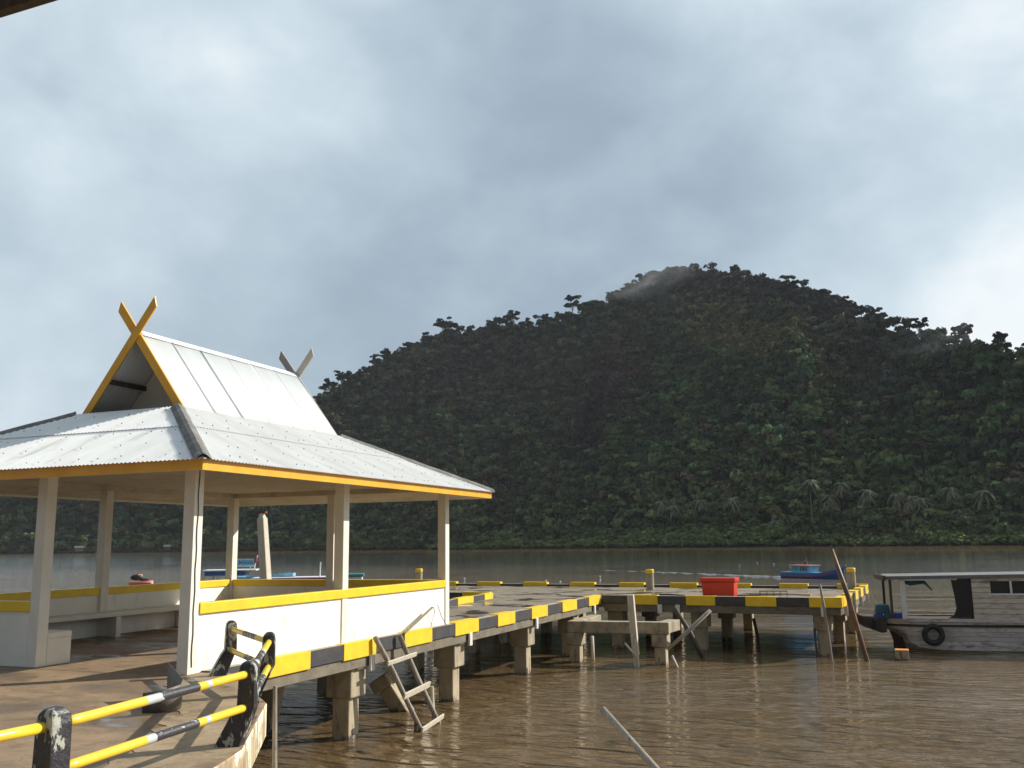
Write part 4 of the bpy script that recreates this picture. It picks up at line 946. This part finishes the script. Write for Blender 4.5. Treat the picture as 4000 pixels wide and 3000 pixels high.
def vnoise(x, y, seed):
    r = np.random.default_rng(seed); tab = r.random((64, 64))
    xi, yi = np.floor(x).astype(int), np.floor(y).astype(int); fx, fy = x - xi, y - yi
    fx, fy = fx * fx * (3 - 2 * fx), fy * fy * (3 - 2 * fy)
    g = lambda a, b: tab[a % 64, b % 64]
    return (g(xi, yi) * (1 - fx) + g(xi + 1, yi) * fx) * (1 - fy) + (g(xi, yi + 1) * (1 - fx) + g(xi + 1, yi + 1) * fx) * fy
CROWN_H = 7.
def prof(az):
    te = np.interp(az, PROF[:, 0], PROF[:, 1]); Sd = np.interp(az, PROF[:, 0], PROF[:, 2])
    Rd = Sd / (1 - te / .62)
    return te, Sd, Rd
def hill(az, t):
    te, Sd, Rd = prof(az)
    r = Sd + (Rd - Sd) * t; H = Rd * te + 1.65 - CROWN_H
    tb = 34. / (Rd - Sd); tc = np.clip((t - tb) / (1 - tb), 0, 1)
    sp = (vnoise(az / 5.5 + 9, t * 1.6 + 3, 1) - .5) * .72 + (vnoise(az / 2.2 + 4, t * 3.5, 2) - .5) * .42 + (vnoise(az / .9, t * 9, 3) - .5) * .10
    sh = tc ** .93 * (1 - .10 * np.sin(pi * tc)) + sp * np.clip(tc * (1 - tc) * 1.3, 0, 1)
    sh = np.where(t > 1, 1 - (t - 1) * .9, sh)
    z = WATER + .3 + (np.maximum(H, 2) - WATER) * sh
    z = np.where(t < 0, WATER - 1.5, z)
    a = np.radians(az)
    return r * np.sin(a), r * np.cos(a), z
azs = np.linspace(-80, 40, 321); ts = np.concatenate([[-.03, 0.0], np.linspace(.012, 1, 60), [1.1, 1.3, 1.6]])
A_, T_ = np.meshgrid(azs, ts); X, Y, Z = hill(A_, T_)
V = np.stack([X, Y, Z], -1).reshape(-1, 3); na = len(azs)
fi = np.array([[i * na + j, i * na + j + 1, (i + 1) * na + j + 1, (i + 1) * na + j] for i in range(len(ts) - 1) for j in range(na - 1)])
def np_mesh(name, V, Fq, mat_, colr=None, smooth=False, cn=None):
    me = bpy.data.meshes.new(name); me.vertices.add(len(V)); me.vertices.foreach_set('co', V.astype(np.float32).ravel())
    nf, k = Fq.shape; me.loops.add(nf * k); me.loops.foreach_set('vertex_index', Fq.astype(np.int32).ravel())
    me.polygons.add(nf); me.polygons.foreach_set('loop_start', np.arange(0, nf * k, k, dtype=np.int32)); me.polygons.foreach_set('loop_total', np.full(nf, k, dtype=np.int32))
    me.update(calc_edges=True)
    if colr is not None:
        at = me.color_attributes.new('tint', 'FLOAT_COLOR', 'POINT')
        at.data.foreach_set('color', np.concatenate([colr, np.ones((len(V), 1))], 1).astype(np.float32).ravel())
    if cn is not None:
        at = me.attributes.new('cn', 'FLOAT_VECTOR', 'POINT'); at.data.foreach_set('vector', cn.astype(np.float32).ravel())
    me.materials.append(mat_ if not isinstance(mat_, str) else M[mat_])
    if smooth: me.polygons.foreach_set('use_smooth', np.ones(nf, dtype=bool))
    ob = bpy.data.objects.new(name, me); COL.objects.link(ob); return ob
struct(np_mesh('hill', V, fi, 'hill', smooth=True))

def clump_template(nl, nq, flat, rng, leaf=.24, spread=.62):
    """quads of one crown of radius about 1: lobes made of leaf clusters"""
    P_, Nn, lob, Dn = [], [], [], []
    for l in range(nl):
        a = rng.uniform(0, 2 * pi); rr = spread * math.sqrt(rng.uniform(0, 1)); c = np.array([rr * cos(a), rr * sin(a), (rng.uniform(-.25, .35) + .25 * (1 - rr)) * flat])
        rad = rng.uniform(.30, .52)
        q = nq // nl
        dirs = rng.normal(size=(q, 3)); dirs /= np.linalg.norm(dirs, axis=1)[:, None]; dirs[:, 2] = np.where(dirs[:, 2] < -.35, -dirs[:, 2], dirs[:, 2])
        P_.append(c + dirs * rad * np.array([1, 1, .75]) * rng.uniform(.72, 1.0, (q, 1))); Nn.append(dirs + rng.normal(scale=.45, size=(q, 3))); lob.append(np.full(q, rng.uniform(.8, 1.22))); Dn.append(dirs)
    P_, Nn, lob = np.concatenate(P_), np.concatenate(Nn), np.concatenate(lob); Nn /= np.linalg.norm(Nn, axis=1)[:, None]
    up = np.tile([0, 0, 1.], (len(P_), 1)); a = np.cross(Nn, up + rng.normal(scale=.3, size=P_.shape)); a /= np.linalg.norm(a, axis=1)[:, None]; b = np.cross(Nn, a)
    s = leaf * rng.uniform(.6, 1.3, (len(P_), 1)); s2 = s * rng.uniform(.75, 1.15, s.shape)
    q = np.stack([P_ - a * s, P_ - b * s2, P_ + a * s * .9, P_ + b * s2], 1)
    Dn = np.concatenate(Dn); cn = .75 * Dn + .55 * P_ + .12 * rng.normal(size=P_.shape) + np.array([0, 0, .12]); cn /= np.linalg.norm(cn, axis=1)[:, None]
    return q, lob, cn
def scatter(name, pos, rad, hs, col, temps, lob_amt=1.):
    Vs, Cs, Ns = [], [], []
    for i in range(len(pos)):
        q, lob, cn = temps[RNG.integers(len(temps))]
        a = RNG.uniform(0, 2 * pi); Rm = np.array([[cos(a), -sin(a), 0], [sin(a), cos(a), 0], [0, 0, 1]])
        v = q.reshape(-1, 3) @ Rm.T * np.array([rad[i], rad[i], hs[i]]) + pos[i]
        Vs.append(v); Ns.append(np.repeat(cn @ Rm.T, 4, 0)); Cs.append(np.repeat(np.clip(col[i][None] * lob[:, None] ** lob_amt * RNG.uniform(.8, 1.2, (len(lob), 1)), 0, 1), 4, 0))
    V = np.concatenate(Vs); C = np.concatenate(Cs); return V, np.arange(len(V)).reshape(-1, 4), C, np.concatenate(Ns)
TR = np.random.default_rng(3)
temps = [clump_template(8, 184, .9, TR, leaf=.165) for _ in range(10)] + [clump_template(5, 150, 1.1, TR, leaf=.165, spread=.42) for _ in range(4)]
tempsm = [clump_template(8, 150, .8, TR, leaf=.15) for _ in range(8)]
# forest crowns over the hillside in view
Nt = 8500
az = RNG.uniform(-54, 11, Nt * 2); t = RNG.uniform(.07, 1.06, Nt * 2)
te, Sd, Rd = prof(az); keep = RNG.random(Nt * 2) < (Rd - Sd) * (Sd + (Rd - Sd) * t) / 330000 * 1.25
az, t = np.concatenate([az[keep][:Nt], RNG.uniform(-54, 11, 1300)]), np.concatenate([t[keep][:Nt], RNG.uniform(.05, .30, 1300)])
x, y, z = hill(az, t)
# picture-independent species zones, by bearing and height on the hill
def zone(a0, t0, sa, st): return np.exp(-((az - a0) / sa) ** 2 - ((t - t0) / st) ** 2)
jit = vnoise(az / 1.3 + 20, t * 14 + 5, 8)
green = np.array([.064, .112, .042]); olive = np.array([.105, .125, .046]); dark = np.array([.038, .066, .038]); brown = np.array([.105, .070, .052]); purple = np.array([.078, .064, .068]); grass = np.array([.19, .17, .07])
c = green[None] * np.ones((len(az), 1))
r1 = RNG.random(len(az))[:, None]
c = np.where(r1 < .22, olive, c); c = np.where(r1 > .72, dark, c); c = np.where((r1 > .66) & (r1 < .72), brown * 1.2, c); c = np.where((r1 > .22) & (r1 < .26), olive * 1.35, c)
def blend(c, k, col, noise_amt=.8):
    k = np.clip(k * (1 + noise_amt * (RNG.random(len(k)) - .5)), 0, 1)[:, None]; return c * (1 - k) + col * k
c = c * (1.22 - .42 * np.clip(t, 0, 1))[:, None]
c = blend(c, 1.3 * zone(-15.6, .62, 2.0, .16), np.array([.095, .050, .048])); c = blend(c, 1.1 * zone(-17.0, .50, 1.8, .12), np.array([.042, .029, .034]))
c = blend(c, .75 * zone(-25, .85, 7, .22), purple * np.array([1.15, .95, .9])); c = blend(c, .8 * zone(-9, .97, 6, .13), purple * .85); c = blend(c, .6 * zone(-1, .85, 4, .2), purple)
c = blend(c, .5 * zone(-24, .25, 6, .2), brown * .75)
gk = np.maximum(zone(-9.2, .80, 1.5, .09), zone(-6.6, .70, 2.4, .07) * .9); gk = np.maximum(gk, zone(-4.0, .63, 1.8, .05) * .7)
c = blend(c, 1.4 * gk, grass * 1.1, .3)
c = blend(c, .6 * zone(-22, .1, 30, .09), olive * 1.25); c = blend(c, .45 * zone(0, .2, 7, .15), olive * 1.2)
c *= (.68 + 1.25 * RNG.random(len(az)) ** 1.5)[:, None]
rad = RNG.uniform(3.4, 8.0, len(az)) * (.8 + .4 * jit) * (1 - .45 * np.clip(gk * 1.4, 0, 1)) * np.clip(.75 + t * 2, .8, 1.)
hs = rad * RNG.uniform(.8, 1.35, len(az)); lift = RNG.uniform(.55, 1.3, len(az)) * CROWN_H * .8 * (1 - .8 * np.clip(gk * 1.4, 0, 1))
em = (RNG.random(len(az)) < .13) & (gk < .3); lift = np.where(em, lift + RNG.uniform(3, 8, len(az)), lift); rad = np.where(em, RNG.uniform(4.5, 7.5, len(az)), rad); hs = np.where(em, rad * RNG.uniform(.6, .9, len(az)), hs)
pos = np.stack([x, y, z + lift - hs * .2], -1)
ga = np.concatenate([RNG.normal(-9.2, 1.1, 700), RNG.normal(-6.6, 1.7, 900), RNG.normal(-4.0, 1.2, 450)]); gt = np.concatenate([RNG.normal(.80, .06, 700), RNG.normal(.70, .05, 900), RNG.normal(.63, .035, 450)])
gx, gy, gz = hill(ga, gt); gr = RNG.uniform(1.6, 3.2, len(ga))
pos = np.concatenate([pos, np.stack([gx, gy, gz + .8], -1)]); rad = np.concatenate([rad, gr]); hs = np.concatenate([hs, gr * .7])
c = np.concatenate([c, 1.35 * grass[None] * RNG.uniform(.55, 1.1, (len(ga), 1)) * np.where(RNG.random((len(ga), 1)) < .3, .6, 1)])
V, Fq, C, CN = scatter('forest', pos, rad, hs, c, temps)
# pale trunks showing between the crowns
tv, tf, tcq = [], [], []; base = len(V); sel = np.concatenate([RNG.choice(np.nonzero(em)[0], 450, replace=False), RNG.choice(len(az), 300, replace=False)])
for i in sel:
    p = pos[i]; h = RNG.uniform(5, 13); r_ = RNG.uniform(.10, .22); lx = RNG.normal(scale=.5)
    top = p + np.array([0, 0, hs[i] * .3]); bot = p - np.array([lx, 0, h]) + np.array([-p[0], -p[1], 0]) / np.hypot(p[0], p[1]) * rad[i] * .85
    top = top + np.array([-p[0], -p[1], 0]) / np.hypot(p[0], p[1]) * rad[i] * .6
    o = base + len(tv)
    for q in (bot, top):
        for k_ in range(3): tv.append(q + r_ * np.array([cos(k_ * 2.1), sin(k_ * 2.1), 0]))
    for k_ in range(3): tf.append((o + k_, o + (k_ + 1) % 3, o + 3 + (k_ + 1) % 3, o + 3 + k_))
    g = RNG.uniform(.08, .26); tcq += [np.array([g, g * .92, g * .8])] * 6
V = np.concatenate([V, np.array(tv)]); Fq = np.concatenate([Fq, np.array(tf)]); C = np.concatenate([C, np.array(tcq)]); CN = np.concatenate([CN, np.tile(np.array([.6, -.75, .25]), (len(tcq), 1))])
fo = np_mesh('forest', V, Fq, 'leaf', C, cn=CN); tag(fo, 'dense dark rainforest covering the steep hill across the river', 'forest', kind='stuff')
# mangrove belt along the far shore
Nm = 2100
az = RNG.uniform(-54, 12, Nm); te, Sd, Rd = prof(az); t = RNG.uniform(0, 1, Nm) ** 1.2
big = .55 + .75 * vnoise(az / 1.5 + 3, az * 0 + 2, 12) + .5 * np.clip((az + 22) / 18, -.6, .6)
r = Sd - 3 + t * 40; a = np.radians(az)
hh = (.8 + 8.2 * t) * np.clip(big, .35, 1.25)
rad = RNG.uniform(2.2, 5.2, Nm) * (.6 + .5 * big * .6); hs = rad * .8
pos = np.stack([r * np.sin(a), r * np.cos(a), WATER + hh], -1)
c = np.array([.135, .185, .065])[None] * (.65 + .85 * RNG.random((Nm, 1))); c = np.where(RNG.random((Nm, 1)) < .3, np.array([.19, .22, .075]) * (.8 + .5 * RNG.random((Nm, 1))), c)
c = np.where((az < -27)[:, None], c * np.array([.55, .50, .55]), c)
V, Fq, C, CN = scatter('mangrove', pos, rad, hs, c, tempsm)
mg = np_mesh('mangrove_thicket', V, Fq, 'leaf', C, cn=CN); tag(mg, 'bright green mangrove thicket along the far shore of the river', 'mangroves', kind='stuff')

# trees on the skyline, each its own
def ridge_point(a, t=.985):
    x, y, z = hill(np.array([a]), np.array([t])); return Vector((float(x[0]), float(y[0]), float(z[0])))
def crown_obj(name, parent, org, blobs, col, rng, nq=60, leaf=.24):
    P_, C_, N_ = [], [], []
    for (cx, cy, cz, rx, rz) in blobs:
        q, lob, cn = clump_template(3, nq, .6, rng, leaf=leaf, spread=.55); N_.append(np.repeat(cn, 4, 0))
        P_.append(q.reshape(-1, 3) * np.array([rx, rx, rz]) + np.array([cx, cy, cz])); C_.append(np.repeat(np.array(col)[None] * lob[:, None] * rng.uniform(.8, 1.2, (len(lob), 1)), 4, 0))
    V = np.concatenate(P_); ob = np_mesh(name, V, np.arange(len(V)).reshape(-1, 4), 'leaf', np.concatenate(C_), cn=np.concatenate(N_))
    ob.parent = parent; ORG[ob.name] = org; return ob
SKY = [(-32.89, 15, 'u'), (-32.2, 16, 'u'), (-31.22, 13, 'r'), (-30.3, 16, 'u'), (-29.55, 15, 'u'), (-28.12, 13, 'r'), (-27.12, 15, 'r'), (-26.1, 20, 'u'), (-25.3, 15, 'r'), (-23.05, 17, 'r'), (-22.33, 16, 'r'), (-21.6, 17, 'u'), (-20.58, 13, 'r'), (-19.7, 13, 'r'), (-17.86, 19, 'u'), (-16.49, 12, 'r'), (-10.25, 12, 'u'), (-7.75, 13, 'u'), (-4.26, 12, 'r'), (-1.45, 13, 'u'), (-.7, 12, 'r'), (2.33, 14, 'u'), (4.76, 17, 'u'), (6.42, 15, 'r')]
LAB = ['broad umbrella tree lowest on the left end of the hill skyline', 'tall spreading tree just right of the lowest skyline umbrella tree', 'round tree on the lower left skyline, third from the left', 'many-headed tree where the left skyline starts to climb', 'leaning umbrella tree just above the many-headed skyline tree', 'small round tree left of the tallest group on the left ridge', 'round tree touching the left side of the tall ridge-top umbrella tree', 'tallest wide umbrella tree on the left ridge, pale trunks showing', 'low round tree right of the tallest left ridge umbrella tree', 'bushy tree at the left of the ridge saddle pair', 'bushy tree at the right of the ridge saddle pair', 'lone tree with flat crown after the ridge saddle pair', 'small round tree before the dip of the left ridge', 'dense round tree at the dip of the left ridge', 'lone airy umbrella tree standing clear against the sky left of the summit', 'low round tree at the foot of the summit slope', 'flat topped tree on the summit crest, left one', 'flat topped tree on the summit crest, right one', 'round tree on the right shoulder below the summit', 'umbrella tree midway down the right skyline', 'round tree just right of the midway umbrella tree on the right skyline', 'umbrella tree low on the right skyline under the bright cloud', 'tall umbrella tree near the right end of the skyline', 'round tree rightmost on the skyline at the picture edge']
for i, ((a, h, kind), lab) in enumerate(zip(SKY, LAB)):
    rg = np.random.default_rng(100 + i); b = ridge_point(a, .985); h *= (1.4 if a < -15 else 1.2) if kind == 'u' else 1.25
    tr = thing('tree', lab, 'tree', b, 'trees on the hill skyline')
    k = MB(); lean = rg.normal(scale=.8)
    top = h * (.72 if kind == 'u' else .6)
    k.path([b + Vector((0, 0, -2)), b + Vector((lean * .4, 0, top * .5)), b + Vector((lean, 0, top))], [.45, .32, .2], 7)
    blobs = []
    nb = 9 if kind == 'u' else 8
    for q in range(nb):
        an = q * 2 * pi / nb + rg.uniform(0, .8); rr = h * rg.uniform(.10, .26) if kind == 'u' else h * rg.uniform(.04, .15)
        zc = h * (rg.uniform(.60, .80) + .16 * (q % 3 == 0)) if kind == 'u' else h * rg.uniform(.40, .84)
        pz = b + Vector((lean + rr * cos(an), rr * sin(an), zc)); k.path([b + Vector((lean * .7, 0, top * rg.uniform(.55, .85))), pz], [.16, .07], 5)
        s_ = h * rg.uniform(.15, .25) if kind == 'u' else h * rg.uniform(.17, .27)
        blobs.append((lean + rr * cos(an), rr * sin(an), zc, s_, s_ * (.85 if kind == 'u' else 1.)))
    k.build('trunk', 'bark', tr)
    crown_obj('crown', tr, b, blobs, (.024, .032, .02), rg, nq=70)
# coconut palms at the foot of the hill
PALM = [(-4.26, .0609), (-2.51, .0573), (-1.16, .0489), (.38, .0443), (1.16, .0413), (1.68, .0398), (3.16, .0488), (4.79, .0453), (-10.54, .0428), (-12.81, .0423), (-8.75, .0448), (-3.19, .0449), (-6.26, .0204), (-12.14, .0381), (3.5, .0278)]
PLAB = ['tall coconut palm with bare white trunk, left of the palm grove', 'palm with a ragged pale crown, second clear one from the tall white trunk', 'slim palm between the ragged palm and the central clump', 'left palm of the central grey clump of three', 'middle palm of the central grey clump of three', 'right palm of the central grey clump of three', 'palm high against dark trees right of the central clump', 'lone dark palm farthest to the right with a clear trunk', 'star-shaped palm left of the shore gap, above light mangroves', 'leftmost palm, small, above the light green mangroves', 'palm just right of the star-shaped palm', 'low palm in front of the ragged pale palm', 'short palm with a yellowish crown low by the shore', 'palm between the leftmost palm and the star-shaped palm', 'low drooping palm right of the central clump']
proto = None
def make_palm(loc, lab, h):
    rt = thing('palm_tree', lab, 'palm', loc, 'coconut palms at the foot of the hill'); b = Vector(loc)
    MB().path([b + Vector((0, 0, -6)), b + Vector((.3, 0, h * .5)), b + Vector((.1, 0, h))], [.26, .2, .15], 7).build('trunk', 'bark' if abs(loc[0] / loc[1] + .0745) < .002 else 'palm_bark', rt)
    rg = random.Random(int(h * 100)); Vv, Ff, Cc = [], [], []
    for i in range(30):
        an = i * 2.39996 + rg.uniform(-.2, .2); el = rg.uniform(-.75, 1.0); Ln = rg.uniform(3.8, 5.4); col = np.array((.15, .175, .115)) * rg.uniform(.7, 1.3) if rg.random() > .25 else np.array((.20, .165, .11))
        dh = Vector((cos(an), sin(an), 0)); sd = Vector((-sin(an), cos(an), 0)); prev = None
        for s_ in range(7):
            f = s_ / 6; p = Vector((.1, 0, h)) + dh * Ln * f * cos(el * (1 - f)) + Vector((0, 0, Ln * (sin(el) * f - 1.0 * f * f)))
            wd = .75 * math.sin(pi * min(1, f * .9 + .08)) + .05
            if prev:
                for sg in (-1, 1):
                    o = len(Vv); pp, pw = prev
                    Vv += [pp, pp + sd * sg * pw - Vector((0, 0, pw * .6)), p + sd * sg * wd * .75 - Vector((0, 0, wd * .75)), p]; Ff.append((o, o + 1, o + 2, o + 3)); Cc += [col] * 4
            prev = (p, wd)
    ob = np_mesh('crown', np.array([tuple(v) for v in Vv]), np.array(Ff), 'frond', np.array(Cc)); ob.parent = rt
    return rt
for i, ((a, tnE), lab) in enumerate(zip(PALM, PLAB)):
    te, Sd, Rd = prof(np.array([a])); rr = float(Sd[0]) + 30; zt = 1.65 + rr * tnE
    x, y, z = rr * sin(R(a)), rr * cos(R(a)), 0
    hx = float(hill(np.array([a]), np.array([30 / float(Rd[0] - Sd[0])]))[2][0])
    make_palm((x, y, hx), lab, max(6., zt - hx - 1.))
# bare pale emergent trunks high on the hill
for a, tt, h, lab in ((-7.3, .93, 17, 'tall bare white tree trunk under the summit crest'), (-9.3, .88, 13, 'bare pale trunk at the top of the grassy clearing'), (-18.9, .50, 12, 'pale bare trunk in the dark middle of the hillside'), (-27.4, .22, 14, 'short white dead trunk low on the hill, seen past the middle column')):
    b = ridge_point(a, tt); k = MB(); k.path([b + Vector((0, 0, 0)), b + Vector((.3, 0, h * .6)), b + Vector((.2, 0, h))], [.55, .45, .25], 7)
    for q in range(4): k.path([b + Vector((.25, 0, h * (.7 + .07 * q))), b + Vector((random.uniform(-2.5, 2.5), 0, h * (.82 + .07 * q)))], [.18, .06], 5)
    ob = k.build('dead_tree', 'tin', loc=b); tag(ob, lab, 'dead tree')
# huts on stilts on the far left shore
def hut(a, wd, lab, mt):
    te, Sd, Rd = prof(np.array([a])); rr = float(Sd[0]) - 8; p = Vector((rr * sin(R(a)), rr * cos(R(a)), WATER)); T = Matrix.Translation(p) @ Matrix.Rotation(-R(a), 4, 'Z')
    h_ = thing('stilt_hut', lab, 'hut', p)
    k = MB(T); k.box(-wd * 2.6, wd * 1., -1.5, 2.5, 1.2, 1.5); k.build('platform', 'wood_dark', h_)
    for q in range(9):
        k = MB(T); xx = -wd * 2.5 + q * wd * .42; k.box(xx, xx + .25, -1.4, -1.1, -1.5, 1.2); k.build('stilt', 'wood_dark', h_)
    k = MB(T); k.box(-wd / 2, wd / 2, -.5, 2.3, 1.5, 4.0); k.build('wall', mt, h_)
    k = MB(T); k.extrude([(-wd * .65, -1, 3.9), (wd * .65, -1, 3.9), (wd * .65, .9, 5.3), (-wd * .65, .9, 5.3)], (0, 0, .15)); k.extrude([(-wd * .65, .9, 5.3), (wd * .65, .9, 5.3), (wd * .65, 2.8, 3.9), (-wd * .65, 2.8, 3.9)], (0, 0, .15)); k.build('roof', 'tin', h_)
hut(-46.4, 5.5, 'grey stilt hut on the far shore between the two left columns', 'thatch')
hut(-41.85, 4.2, 'small pale stilt hut on the far shore left of the corner column', 'tin')

# ------------------------------------------------------------------ unseen cloud mesh added up-sun to shade the hill and far water
bm = bmesh.new(); rg = np.random.default_rng(8)
for i in range(34):
    cx, cy = rg.uniform(-1, 1), rg.uniform(-1, 1)
    mt = Matrix.Translation((1500 + cx * 640, 2960 + cy * 300, 1500 + rg.uniform(-40, 60))) @ Matrix.Diagonal((rg.uniform(170, 300), rg.uniform(130, 200), rg.uniform(60, 130), 1))
    if i > 25: mt = Matrix.Translation((1150 + (i - 26) * 165, 2035 + cy * 30, 1500 + cx * 20)) @ Matrix.Diagonal((95, rg.uniform(85, 115), rg.uniform(45, 70), 1))  # extra row of blobs, placed to shade the far water
    bmesh.ops.create_icosphere(bm, subdivisions=3, radius=1, matrix=mt)
for v in bm.verts:
    q = v.co / 90.; v.co += Vector((sin(q.y * 1.7 + q.z), sin(q.x * 1.3 + 2 * q.z), sin(q.x + q.y * 1.9))) * 14
me = bpy.data.meshes.new('cloud'); bm.to_mesh(me); bm.free(); me.materials.append(pmat('shade_cloud_white', (.85, .86, .88), (.75, .77, .8), .01, rough=1., bump=0))
for p_ in me.polygons: p_.use_smooth = True
shade_cloud = bpy.data.objects.new('cloud', me); COL.objects.link(shade_cloud); shade_cloud['kind'] = 'structure'

# ------------------------------------------------------------------ shreds of mist by the summit
def mist(a_, t_, up, sz, dens, lab):
    mm = bpy.data.materials.new('mist_vapour'); mm.use_nodes = True; t_n = mm.node_tree; t_n.nodes.clear(); nw = t_n.nodes.new
    mo, mv, tcn, gr, nz, r1, mu = nw('ShaderNodeOutputMaterial'), nw('ShaderNodeVolumePrincipled'), nw('ShaderNodeTexCoord'), nw('ShaderNodeTexGradient'), nw('ShaderNodeTexNoise'), nw('ShaderNodeMapRange'), nw('ShaderNodeMath')
    gr.gradient_type = 'SPHERICAL'; nz.inputs['Scale'].default_value = 2.4; nz.inputs['Detail'].default_value = 4; r1.inputs[1].default_value = .42; r1.inputs[2].default_value = .7; r1.inputs[4].default_value = dens; mu.operation = 'MULTIPLY'
    lk = t_n.links.new; lk(tcn.outputs['Object'], gr.inputs[0]); lk(tcn.outputs['Object'], nz.inputs['Vector']); lk(nz.outputs[0], r1.inputs[0]); lk(r1.outputs[0], mu.inputs[0]); lk(gr.outputs['Fac'], mu.inputs[1])
    mv.inputs['Color'].default_value = (.92, .94, .97, 1); lk(mu.outputs[0], mv.inputs['Density']); lk(mv.outputs[0], mo.inputs['Volume'])
    b = ridge_point(a_, t_); b = b + Vector((-b.x, -b.y, 0)).normalized() * (sz[1] * .6) + Vector((0, 0, up))
    ob = MB().ball((0, 0, 0), 1, 10).build('mist', 'water', smooth=True, weld=True); ob.data.materials.clear(); ob.data.materials.append(mm)
    ob.location = b; ob.scale = sz; ob.rotation_euler = (0, R(-14), R(-a_)); tag(ob, lab, 'mist', kind='stuff')
mist(-13.4, .95, 5, (64, 44, 19), .017, 'pale shreds of mist drifting up the left side of the summit')
mist(4.0, .97, 8, (40, 34, 11), .007, 'thin wisp of mist on the right end of the ridge')

# ------------------------------------------------------------------ air
k = MB(); k.box(-1800, 1200, -260, 1600, WATER - 6, 330)
hz = k.build('haze', 'water'); hz.data.materials.clear()
hm = bpy.data.materials.new('haze_air'); hm.use_nodes = True; hn = hm.node_tree; hn.nodes.clear()
ho = hn.nodes.new('ShaderNodeOutputMaterial'); hv = hn.nodes.new('ShaderNodeVolumePrincipled'); hv.inputs['Color'].default_value = (.86, .90, .97, 1); hv.inputs['Density'].default_value = .00007
hn.links.new(hv.outputs[0], ho.inputs['Volume']); hz.data.materials.append(hm); hz['kind'] = 'stuff'; hz['label'] = 'thin humid haze in the air over the river and hill'; hz['category'] = 'haze'
